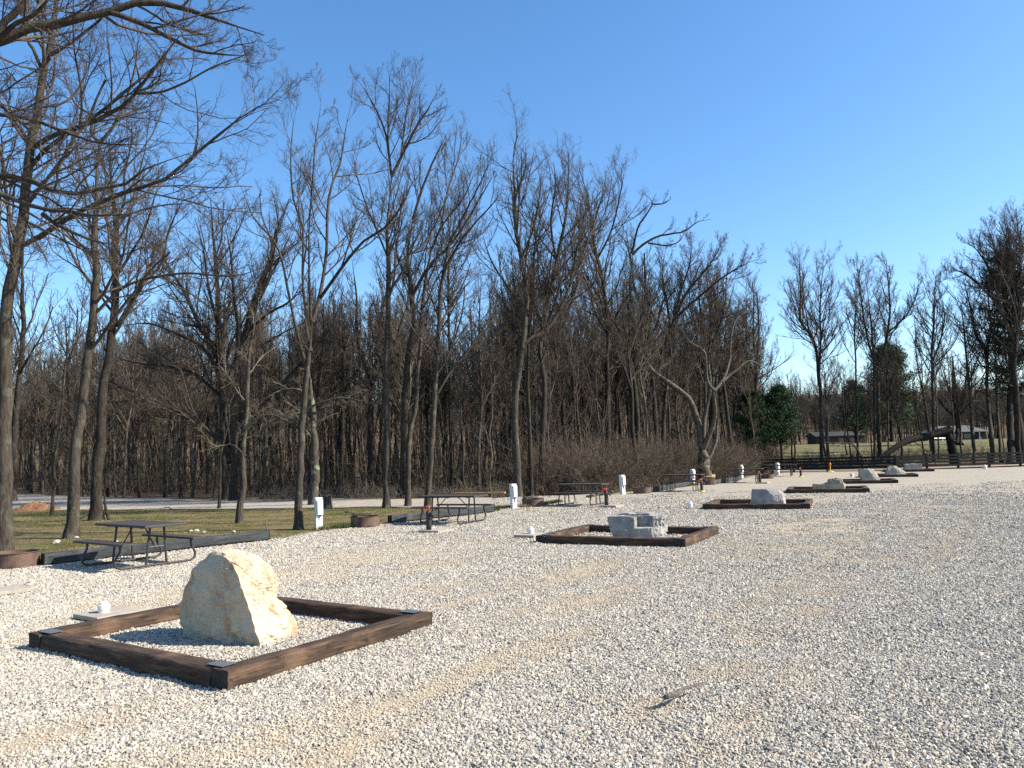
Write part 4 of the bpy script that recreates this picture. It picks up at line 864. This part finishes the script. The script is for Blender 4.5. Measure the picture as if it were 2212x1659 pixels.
# stump on the lawn
p=G(708,1099); bm=bmesh.new()
lathe(bm,[(.24,-.02),(.19,.08),(.165,.25),(.16,.40),(.15,.47),(.08,.50),(.001,.44)],22)
for v in bm.verts: v.co.z+=.05*noise.noise(v.co*6)*(v.co.z>.3)*2; v.co.xy=v.co.xy*(1+.15*noise.noise(v.co*9))
place('tree_stump',bm,BARK_M,(p[0],p[1],0),0,'ragged cut tree stump right of the lichen-spotted tree','stump',smooth=True)
# clay mound at the left end of the road
p=G(50,1104); bm=bmesh.new(); bmesh.ops.create_grid(bm,x_segments=40,y_segments=30,size=1.)
for v in bm.verts:
    x,y=v.co.x,v.co.y; d=math.hypot(x,y); v.co.x*=1.3; v.co.y*=1.0; v.co.z=.42*max(0,1-d)**1.1*(1+.5*noise.noise(Vector((x*3,y*3,4))))+.05*noise.noise(Vector((x*9,y*9,1)))*(d<.9)-.03
place('dirt_mound',bm,DIRT,(p[0],p[1]+.8,0),0,'low heap of reddish clay at the end of the road by the left edge','dirt mound')
# pale stones and broken sticks lying on the lawn
rg=random.Random(8)
for k,(x,y) in enumerate(((412,1149),(425,1149),(165,1163),(398,1184.),(440,1152.),(505,1151),(122,1173),(250,1172))):
    bm=bmesh.new(); bmesh.ops.create_icosphere(bm,subdivisions=2,radius=.05+.03*rg.random())
    for v in bm.verts: v.co*=1+.5*noise.noise(v.co*14+Vector((k*3,0,0))); v.co.z*=.6
    q=G(x,y); place('field_stone',bm,ROCK_W,(q[0],q[1],.03),0,'small pale stone lying in the grass behind the nearest picnic table','stone','pale stones in the grass')
for k,(a,b,lab) in enumerate((((572,1122),(577,1148),'short forked branch sticking up at the right end of the long edging timber'),((345,1095),(378,1104),'bare fallen branch lying at the near edge of the gravel road'),((214,1130),(168,1124),'dark fallen branch lying at the foot of the dark slender tree'))):
    q=G(*b); root=empty('fallen_branch',(q[0],q[1],0),0,lab,'branch'); pts=np.array([[0,0,.02],[(a[0]-b[0])*q[1]/FPX*.5,0,.16],[(a[0]-b[0])*q[1]/FPX,.1,.30 if k==0 else .12]]); P=crom(pts,8); r=np.linspace(.02,.008,8)
    V,Fq=merge([tubes(P[None],r[None],6),crown_of([P],[r],[.2],np.random.default_rng(k),1.,.003,6,.05,(6,2,1))]); mesh_np('branch',V,Fq,TWIG_W if k<2 else TWIG_D,root,True)

# ------------------------------------------------------------ woods: countable trees as copies, the far mass as one object
def make_proto(seed,H,r0,style,bark,twig,lv,dens):
    rng=np.random.default_rng(seed); root=empty('woodland_tree')
    z=np.linspace(0,H*.86,8); lean=rng.normal(size=2)*.03; P=np.c_[lean[0]*z+np.cumsum(rng.normal(size=8))*.10,lean[1]*z+np.cumsum(rng.normal(size=8))*.10,z]; P[0,:2]=0
    K=22; P0=[crom(P,K)]; R0=[np.linspace(r0,r0*.28,K)*(1+.45*np.exp(-np.linspace(0,H,K)/.4))]; T0=[style]
    for j in range(rng.integers(2,5)):
        t=rng.uniform(style*.9,.75); a=P0[0][int(t*(K-1))]; az=rng.uniform(0,6.28); L_=H*rng.uniform(.25,.42); d=np.array([math.cos(az)*.5,math.sin(az)*.5,.85])
        pts=[a]; 
        for q in range(4):
            d=unit(d+np.array([0,0,.18])+rng.normal(size=3)*.13); pts.append(pts[-1]+d*L_/4)
        P0.append(crom(pts,10)); R0.append(np.linspace(r0*.5,r0*.12,10)); T0.append(.15)
    V,Fq=merge([tubes(a[None],b[None],8,rng,.06) for a,b in zip(P0,R0)]); mesh_np('trunk',V,Fq,bark,root,True)
    V,Fq=crown_of(P0,R0,T0,rng,H,.0062,dens,.17,lv,.16); mesh_np('crown',V,Fq,twig,root,True)
    return root
PROT=[make_proto(100+i,H,r,s,bk,tw,lv,dn) for i,(H,r,s,bk,tw,lv,dn) in enumerate([
 (16,.13,.5,BARK,TWIG,(8,5,5,3),.95),(17,.18,.45,BARK_D,TWIG_D,(8,5,5,3),.95),(14,.10,.48,BARK,TWIG,(8,5,5,3),.9),(18,.20,.48,BARK_D,TWIG,(8,5,5,3),.95),
 (13,.085,.4,BARK_L,TWIG_W,(8,5,4,3),.9),(11,.07,.3,BARK,TWIG_R,(8,5,4,3),.9),(8,.05,.25,BARK_L,TWIG_R,(8,5,4,3),.9),(15,.12,.38,BARK_D,TWIG_D,(9,5,5,3),1.)])]
rng=np.random.default_rng(77)
def edge_depth(px):           # the lot/road edge seen in that pixel column: woods start behind it
    return np.interp(px,[-400,36,182,637,1063,1300,1490,1600,1645,1900,2212,2500],[66,62,50,38,34.6,37,45,53,61,64,65,66])
spots=[]
def try_spots(n,x0,x1,d0,d1,md,seed):
    r_=np.random.default_rng(seed); c=0; tries=0
    while c<n and tries<20000:
        tries+=1; px=r_.uniform(x0,x1); dd=edge_depth(px)+1.5+r_.uniform(d0,d1); b=gat(px,dd)
        if px>1640 and dd<66: continue
        if 1990<px<2170 and dd>84: continue
        if all((b[0]-s[0])**2+(b[1]-s[1])**2>md*md for s in spots): spots.append((b[0],b[1],px)); c+=1
KIND=['slender grey-brown tree','thick dark-trunked tree','thin straight tree','stout tall tree','thin pale-barked tree','short low-branched tree','small bushy tree','dark low-branched tree']
BINS=[(-999,120,'behind the leaning tree at the left edge'),(120,300,'behind the two slender trunks'),(300,450,'left of the big oak'),(450,620,'behind the big oak'),(620,800,'behind the nearest white pedestal'),(800,950,'behind the second picnic table'),(950,1080,'left of the second white pedestal'),
 (1080,1220,'behind the second white pedestal'),(1220,1340,'behind the third picnic table'),(1340,1480,'behind the third white pedestal'),(1480,1600,'behind the pale forked tree'),(1600,1720,'around the cedars'),(1720,1840,'beyond the fence, left of the pine'),(1840,1980,'beyond the fence by the pine'),(1980,2120,'beyond the fence near the low house'),(2120,9999,'beyond the fence at the right edge')]
LABS={'woods':'slender leafless tree among many in the woods beyond the gravel road','mid':'leafless tree among many in the woods behind the thicket','right':'leafless tree among many beyond the black board fence'}
GR={'woods':'woodland trees beyond the gravel road','mid':'woodland trees behind the thicket','right':'woodland trees beyond the fence'}
used=set()
PUT={}
def put_trees(zone,wts):
    global spots
    r_=np.random.default_rng(len(spots)+3)
    for (x,y,px) in spots:
        k=int(r_.choice(8,p=np.array(wts)/sum(wts)))
        if k not in used: o=PROT[k]; used.add(k)
        else: o=copy_tree(PROT[k])
        Hk=(16,17,14,18,13,11,8,15)[k]; a_=dict(woods=(.17,.26),mid=(.22,.31),right=(.09,.16))[zone]; s=min((r_.uniform(*a_)*y+1.5)/Hk,1.1); o.location=(x,y,float(terrain(x,y))-.06); o.rotation_euler=(0,0,r_.uniform(0,6.28)); o.scale=(s,s,s*r_.uniform(.92,1.08)); tag(o,('nearer ' if y<float(edge_depth(px))+12 else 'farther ')+KIND[k]+' '+('in the woods ' if px<1640 else '')+next(t for a,b,t in BINS if a<=px<b),'tree',GR[zone]); PUT.setdefault(o['label'],[]).append((px,o))
    spots=[]
try_spots(135,-60,1078,0,26,1.1,1); put_trees('woods',[4,2,5,1.5,5,3,2,2])
try_spots(75,1082,1650,0,26,1.5,2); put_trees('mid',[3,3,2,2.5,1,3,4,3])
try_spots(26,1660,2260,2,22,2.5,3); put_trees('right',[3,2,3,.5,1,2,1,1])
for lab_,lst in PUT.items():
    lst.sort(key=lambda q:q[0]); n_=len(lst)
    if n_>1:
        for i_,(px_,o_) in enumerate(lst): o_['label']=('leftmost ' if i_==0 else 'rightmost ' if i_==n_-1 else 'middle ' if n_==3 else ('second, ','third, ','fourth, ','fifth, ')[min(i_-1,3)])+lab_
# far woods
fpx=[];rf=np.random.default_rng(5)
while len(fpx)<1800:
    px=rf.uniform(-500,2700); dd=rf.uniform(70,330)
    if px<1640: dd=edge_depth(px)+28+(300-edge_depth(px)-28)*rf.random()**1.4
    elif dd<190: continue
    elif rf.random()>.999: continue
    b=gat(px,dd); fpx.append((b[0],b[1],b[2]-.05,rf.uniform(.75,1.05)))
while len(fpx)<2700:
    px=rf.uniform(1640,2500); dd=190+130*rf.random()**1.5; b=gat(px,dd); fpx.append((b[0],b[1],b[2]-.05,rf.uniform(.55,.85)))
fpx=np.array(fpx); me=bpy.data.meshes.new('far_woods'); me.vertices.add(len(fpx)); me.vertices.foreach_set('co',fpx[:,:3].astype(np.float32).ravel())
a_=me.attributes.new('scl','FLOAT','POINT'); a_.data.foreach_set('value',fpx[:,3].astype(np.float32)); me.update()
fw=link(bpy.data.objects.new('far_woods',me)); tag(fw,'dense bare brown woods far behind, read as one mass','woods',kind='stuff')
ng=bpy.data.node_groups.new('fill_woods','GeometryNodeTree')
ng.interface.new_socket('Geometry',in_out='INPUT',socket_type='NodeSocketGeometry'); ng.interface.new_socket('Geometry',in_out='OUTPUT',socket_type='NodeSocketGeometry')
nn=ng.nodes; L=ng.links; gi=nn.new('NodeGroupInput'); go=nn.new('NodeGroupOutput'); join=nn.new('GeometryNodeJoinGeometry')
for pr_ in PROT:
    jj=nn.new('GeometryNodeJoinGeometry')
    for ch in [q for q in bpy.data.objects if q.parent==pr_]:
        oi=nn.new('GeometryNodeObjectInfo'); oi.transform_space='ORIGINAL'; oi.inputs['Object'].default_value=ch; L.new(oi.outputs['Geometry'],jj.inputs[0])
    gt=nn.new('GeometryNodeGeometryToInstance'); L.new(jj.outputs[0],gt.inputs[0]); L.new(gt.outputs[0],join.inputs[0])
iop=nn.new('GeometryNodeInstanceOnPoints'); iop.inputs['Pick Instance'].default_value=True; L.new(gi.outputs[0],iop.inputs['Points']); L.new(join.outputs[0],iop.inputs['Instance'])
rv=nn.new('FunctionNodeRandomValue'); rv.data_type='FLOAT_VECTOR'; rv.inputs[1].default_value=(0,0,6.28); rv.inputs[0].default_value=(0,0,0); L.new(rv.outputs[0],iop.inputs['Rotation'])
na=nn.new('GeometryNodeInputNamedAttribute'); na.data_type='FLOAT'; na.inputs['Name'].default_value='scl'; L.new(na.outputs[0],iop.inputs['Scale']); L.new(iop.outputs[0],go.inputs[0])
fw.modifiers.new('fill','NODES').node_group=ng

# thicket and undergrowth (countless stems: one object each)
def brush(name,label,pts,h0,h1,mat,seed,n1=5,lean=.35):
    rng=np.random.default_rng(seed); pts=np.asarray(pts); M=len(pts); K=6; hgt=rng.uniform(h0,h1,M); C=np.empty((M,K,3)); C[:,0]=np.c_[pts,terrain(pts[:,0],pts[:,1])-.03]
    d=unit(np.c_[rng.normal(size=(M,2))*lean,np.ones(M)])
    for k in range(1,K):
        d=unit(d+rng.normal(size=(M,3))*.2+np.array([0,0,-.03])); C[:,k]=C[:,k-1]+d*(hgt/(K-1))[:,None]
    r=(.005+.0035*hgt)[:,None]*np.linspace(1,.35,K)[None,:]
    C2,r2=grow(C,r,n1,.15,1.,.38,(25,65),4,.08,.22,rng,.0055); C3,r3=grow(C2,r2,3,.1,1.,.5,(25,65),3,.05,.2,rng,.0045)
    V,Fq=merge([tubes(C,r,4),tubes(C2,r2,3),tubes(C3,r3,3)]); tag(mesh_np(name,V,Fq,mat,None,True),label,'undergrowth',kind='stuff')
def region(n,x0,x1,d0,d1,seed,pw=1.):
    r_=np.random.default_rng(seed); out=[]
    while len(out)<n:
        px=r_.uniform(x0,x1); dd=edge_depth(px)+.7+d0+(d1-d0)*r_.random()**pw; b=gat(px,dd); out.append(b[:2])
    return out
brush('thicket','dense tangle of brown brambles and stems behind the lot edge',region(4600,1150,1665,0,13,31,1.2),.7,3.3,TWIG_B,31,5)
brush('undergrowth','scattered thin brown saplings and weeds on the woodland floor',region(2600,-80,1170,2,34,32,.9),.6,3.2,TWIG_B,32,3,.2)
brush('brambles','paler dry brambles and canes mixed into the thicket',region(1500,1200,1665,-.1,6,36,1.),.8,2.6,TWIG_W,36,5,.45)
brush('saplings','tall thin leafless saplings crowding the woods',region(650,-80,1680,4,40,37),4.,8.5,TWIG,37,4,.10)
brush('fence_brush','low bare brush behind the black fence',region(1700,1640,2260,1.5,9,33),.4,1.8,TWIG_D,33,4,.4)
brush('edge_weeds','dry pale weeds at the woods edge along the road',region(1500,560,1400,-.4,2.,34),.25,.9,TWIG_W,34,3,.5)

# grass blades on the lawn and fringes
def blades(name,label,XY,h,wd,mat,seed,z0=.0):
    rng=np.random.default_rng(seed); n=len(XY); X=np.c_[XY,np.full(n,z0)]; az=rng.uniform(0,6.28,n); hh=h*rng.uniform(.5,1.4,n); dr=np.c_[np.cos(az),np.sin(az),np.zeros(n)]*(wd*rng.uniform(.6,1.4,n))[:,None]; tip=np.c_[rng.normal(size=(n,2))*.5*hh[:,None],hh]
    V=np.stack([X-dr,X+dr,X+tip],1).reshape(-1,3); return tag(mesh_np(name,V,np.arange(3*n).reshape(n,3),mat),label,'grass',kind='stuff')
def inpoly(A,poly):
    px=np.array([p[0] for p in poly]); py=np.array([p[1] for p in poly]); ins=np.zeros(len(A),bool); j=len(px)-1
    for i in range(len(px)):
        ins^=((py[i]>A[:,1])!=(py[j]>A[:,1]))&(A[:,0]<(px[j]-px[i])*(A[:,1]-py[i])/(py[j]-py[i]+1e-12)+px[i]); j=i
    return ins
n=N('grass_blade',.8,.2); n.col(n.ramp(n.noise(n.world(),.9,4,.6),[(.35,(.03,.05,.012)),(.5,(.075,.085,.028)),(.60,(.20,.16,.08))])); GRASS=n.m
A=np.c_[rng.uniform(-30,0,260000),rng.uniform(13.5,36,260000)]; A=A[inpoly(A,lawn_poly)]
A=A[rng.random(len(A))<(.08+.6*(vnoise(A[:,0],A[:,1]*1.8,.6,31)>.55))]
blades('lawn_grass','short patchy green and straw grass under the trees',A,.035,.006,GRASS,1,.01)
ed=np.vstack([np.array(lot_left[2:]),np.array(GP("1062,1100 1160,1094 1340,1064 1420,1058 1600,1037"))]); B=[]
for a,b in zip(ed,ed[1:]):
    m=int(np.linalg.norm(b-a)*900); t=rng.random(m)[:,None]; nr=np.array([-(b-a)[1],(b-a)[0]]); nr=nr/np.linalg.norm(nr); B.append(a+(b-a)*t+nr*(np.abs(rng.normal(size=(m,1)))*.22-.03))
B=np.concatenate(B); B=B[vnoise(B[:,0],B[:,1],.9,8)>.36]; blades('edge_grass','taller green grass fringe along the edge of the gravel',B,.085,.007,GRASS,2,.02)

# evergreens
n=N('cedar_green',.8,.2); n.col(n.ramp(n.noise(n.co(),1.8,4),[(.35,(.012,.028,.014)),(.6,(.03,.065,.024)),(.8,(.06,.10,.035))])); CEDAR=n.m
n=N('pine_green',.8,.2); n.col(n.ramp(n.noise(n.co(),1.2,4),[(.35,(.03,.05,.025)),(.6,(.06,.09,.04)),(.8,(.11,.13,.06))])); PINE=n.m
n=N('ivy_green',.7,.3); n.col(n.ramp(n.noise(n.co(),2.,4),[(.35,(.01,.02,.012)),(.7,(.03,.05,.028))])); IVY=n.m
def evergreen(name,label,loc,H,rad,z0,mat,bark,seed,nb=90,sz=.09,per=95,shape=1.,clr=.0):
    rng=np.random.default_rng(seed); root=empty(name,tuple(loc),0,label,'tree')
    V,Fq=tubes(np.c_[rng.normal(size=(8,2))*.04,np.linspace(-.05,H*.95,8)][None],np.linspace(.13,.03,8)[None]*H/6,8,rng,.05); mesh_np('trunk',V,Fq,bark,root,True)
    t=rng.random(nb)**.8; z=z0+(H-z0)*t; R1=rad*((1-t)**shape)*rng.uniform(.55,1.15,nb)+.15; az=rng.uniform(0,6.28,nb)
    C=np.empty((nb,5,3)); 
    for k in range(5):
        s=k/4; C[:,k]=np.c_[np.cos(az)*R1*s,np.sin(az)*R1*s,z+R1*(.28*s+.1*s*s)-clr*s]
    br=tubes(C,np.repeat(np.linspace(.03,.008,5)[None],nb,0),4); V,Fq=br; mesh_np('limbs',V,Fq,bark,root,True)
    M=nb*per; i=rng.integers(0,nb,M); s=rng.uniform(.15,1.05,M)**.7; f=s*4; k=np.minimum(f.astype(int),3); q=(f-k)[:,None]; c=C[i,k]*(1-q)+C[i,k+1]*q; c=c+rng.normal(size=(M,3))*np.array([.16,.16,.10])*rad/2*(.4+.6*s[:,None])
    d=unit(rng.normal(size=(M,3))+np.array([0,0,.4])); e=unit(np.cross(d,rng.normal(size=(M,3)))); L_=sz*rng.uniform(.6,1.6,(M,1)); W_=L_*.22
    V=np.stack([c-e*W_,c+e*W_,c+d*L_*1.3],1).reshape(-1,3); mesh_np('foliage',V,np.arange(3*M).reshape(M,3),mat,root)
    return root
for k,(px,dp,H,rad,lab) in enumerate(((1632,63.5,6.6,2.0,'dark green cedar left of the pair, half hidden by brown twigs'),(1655,65,6.2,2.0,'dark green cedar in the middle of the cedar group'),(1692,64,6.9,2.2,'largest dark green cedar, at the right of the cedar group behind the fence'))):
    evergreen('cedar_tree',lab,gat(px,dp),H,rad,1.6,CEDAR,BARK_D,200+k,150,.10,150,.6)
evergreen('pine_tree','tall soft green pine behind the bare trees beyond the fence',gat(1928,104),13.,5.2,1.2,PINE,BARK_D,210,190,.22,150,.55)
evergreen('pine_tree','small dark pine left of the tall pine beyond the fence',gat(1850,112),9.0,3.2,1.,PINE,BARK_D,211,120,.2,110,.7)
evergreen('pine_tree','dim evergreen deep in the woods at the left of the photo',gat(120,88),9,2.4,2.,PINE,BARK_D,212,110,.17,100,.7)
evergreen('cedar_tree','small dark green shrubby cedar in the brown thicket behind the third table',gat(1290,41.5),2.0,.9,.25,CEDAR,BARK_D,213,80,.07,90,.6)
evergreen('ivy_clad_tree','dark evergreen-clad trunk at the right edge of the photo',gat(2207,66),18,2.6,5.,IVY,BARK_D,214,130,.2,110,.35)

# ------------------------------------------------------------ black board fence
fl=[np.array(p) for p in ((19.55,61.3),(27.0,57.7),(38.2,58.3),(72.,62.))]
fence=empty('board_fence',(19.55,61.3,0),0,'long black wooden board fence along the far end of the lot','fence')
org=np.array([19.55,61.3]); cum=[0]+list(np.cumsum([np.linalg.norm(b-a) for a,b in zip(fl,fl[1:])])); tot=cum[-1]; npst=int(tot/2.42); ps=[]
for k in range(npst+1):
    d=min(k*2.42,tot-1e-3); i=max(j for j in range(len(cum)-1) if cum[j]<=d); t=(d-cum[i])/(cum[i+1]-cum[i]); ps.append(fl[i]*(1-t)+fl[i+1]*t-org)
for k,q in enumerate(ps):
    bm=bmesh.new(); box(bm,q[0],q[1],.56,.13,.13,1.2,bev=.008,rz=.1*(k%3)); bm_obj('post',bm,FENCEM,fence)
for a,b in zip(ps,ps[1:]):
    d=b-a; ang=math.atan2(d[1],d[0]); c=(a+b)/2+np.array([math.sin(ang),-math.cos(ang)])*.085
    for j,z in enumerate((.28,.52,.76,1.0)):
        bm=bmesh.new(); box(bm,c[0],c[1],z+random.Random(int(a[0]*99)+j).uniform(-.01,.01),np.linalg.norm(d)-.012,.028,.145,rz=ang); bm_obj('board',bm,FENCEM,fence)

# ------------------------------------------------------------ low house, shed and car beyond the field
WALL=mat_plain('brown_brick_wall',(.045,.033,.028),.9,.2,0,.3,3,.4); ROOF=mat_plain('grey_shingle_roof',(.10,.098,.095),.9,.2,0,.2,4,.6); TRIM=mat_plain('white_trim',(.35,.345,.33),.6); GLASS=mat_plain('dark_window_glass',(.02,.025,.03),.1,.6)
c=gat(2076,168); h=empty('low_house',(c[0],c[1],c[2]),R_(-6),'low single-storey house with grey shingle roof and white eaves beyond the field','house')
h.scale=(1.15,1.15,.92); bm=bmesh.new(); box(bm,0,3,1.2,9.0,6,2.4); bm_obj('wall',bm,WALL,h)
bm=bmesh.new()
def prism(bm,x0,x1,y0,y1,z0,zr,ins=0.,th=.14):
    ym=(y0+y1)/2; a=[(x0,y0,z0),(x1,y0,z0),(x1-ins,ym,zr),(x0+ins,ym,zr),(x0,y1,z0),(x1,y1,z0)]; v=[bm.verts.new(p) for p in a]; v2=[bm.verts.new((p[0],p[1],p[2]-th)) for p in a]
    for f in ((0,1,2,3),(3,2,5,4),(0,3,4),(1,5,2)): bm.faces.new([v[i] for i in f])
    for f in ((0,1),(1,5),(5,4),(4,0)): bm.faces.new([v[f[0]],v2[f[0]],v2[f[1]],v[f[1]]])
    bm.faces.new([v2[i] for i in (0,4,5,1)])
prism(bm,-4.9,4.9,-.6,6.6,2.5,4.0,2.2); bm_obj('roof',bm,ROOF,h)
bm=bmesh.new(); box(bm,0,-.62,2.42,9.8,.06,.16); box(bm,-4.92,3,2.42,.05,7.1,.16); box(bm,4.92,3,2.42,.05,7.1,.16); bm_obj('eaves_trim',bm,TRIM,h)
for x in (-2.9,3.2):
    bm=bmesh.new(); box(bm,x,-.45,.45,.42,.42,1.0); box(bm,x,-.45,1.65,.18,.18,1.5); bm_obj('porch_column',bm,TRIM,h)
for x in (-1.4,1.2):
    wn=empty('window',(0,0,0)); wn.parent=h; bm=bmesh.new(); box(bm,x,-.02,1.4,1.1,.06,1.0); f=bm_obj('frame',bm,TRIM,wn); bm=bmesh.new(); box(bm,x,-.06,1.4,.96,.03,.86); bm_obj('pane',bm,GLASS,wn)
bm=bmesh.new(); box(bm,0.,-.02,1.0,.01,.01,.01); bm.free()
c=gat(1815,172); s_=empty('shed',(c[0],c[1],c[2]),R_(4),'dark low outbuilding beyond the field behind the bent-trunk tree','shed')
bm=bmesh.new(); box(bm,0,2,1.1,11,4,2.2); bm_obj('wall',bm,WALL,s_); bm=bmesh.new(); prism(bm,-5.9,5.9,-.5,4.5,2.25,3.2,.0); bm_obj('roof',bm,mat_plain('dark_shingle',(.02,.02,.022),.9),s_)
for x in (-3,.3,3): bm=bmesh.new(); box(bm,x,-.03,1.05,1.1,.06,1.3); bm_obj('door',bm,mat_plain('faded_door',(.14,.12,.11),.8),s_)
# car
c=gat(2016,150); car=empty('parked_car',(c[0],c[1],c[2]+.06),R_(4),'dark blue car parked in the field, half hidden by the fallen trunk','car')
CARP=mat_plain('dark_blue_paint',(.012,.025,.05),.25,.6,.2,.05); TYRE=mat_plain('tyre_rubber',(.015,.015,.015),.9); RIM=mat_plain('wheel_rim',(.4,.4,.42),.4,.5,.6)
def extr(bm,prof,y0,y1):
    a=[bm.verts.new((x,y0,z)) for x,z in prof]; b=[bm.verts.new((x,y1,z)) for x,z in prof]; m=len(prof); bm.faces.new(a); bm.faces.new(b[::-1])
    for i in range(m): bm.faces.new((a[i],b[i],b[(i+1)%m],a[(i+1)%m]))
bm=bmesh.new(); extr(bm,[(-2.15,.28),(-1.75,.24),(1.8,.24),(2.15,.3),(2.2,.62),(2.0,.8),(1.15,.9),(-1.4,.95),(-2.1,.88),(-2.2,.6)],-.86,.86); bmesh.ops.bevel(bm,geom=bm.edges[:],offset=.05,segments=2,affect='EDGES'); bm_obj('body',bm,CARP,car,True)
bm=bmesh.new(); extr(bm,[(-1.35,.92),(1.1,.88),(.5,1.38),(-.75,1.42)],-.74,.74); bmesh.ops.bevel(bm,geom=bm.edges[:],offset=.05,segments=2,affect='EDGES'); bm_obj('cabin',bm,CARP,car,True)
bm=bmesh.new(); extr(bm,[(-1.1,.97),(-.15,.96),(-.15,1.33),(-.68,1.35)],-.755,.755); extr(bm,[(-.05,.96),(.85,.94),(.42,1.31),(-.05,1.33)],-.755,.755); bm_obj('side_window',bm,GLASS,car)
for x in (-1.35,1.35):
    for y in (-.82,.82):
        wh=empty('wheel'); wh.parent=car; wh.location=(x,y,.3); bm=bmesh.new(); cyl(bm,(0,-.1,0),(0,.1,0),.31,seg=24); bm_obj('tyre',bm,TYRE,wh); bm=bmesh.new(); cyl(bm,(0,-.108,0),(0,.108,0),.19,seg=18); bm_obj('rim',bm,RIM,wh)
for y in (-.62,.62): bm=bmesh.new(); box(bm,2.17,y,.64,.06,.3,.12,bev=.01); bm_obj('headlight',bm,RIM,car)
print('done: objects',len(bpy.data.objects))
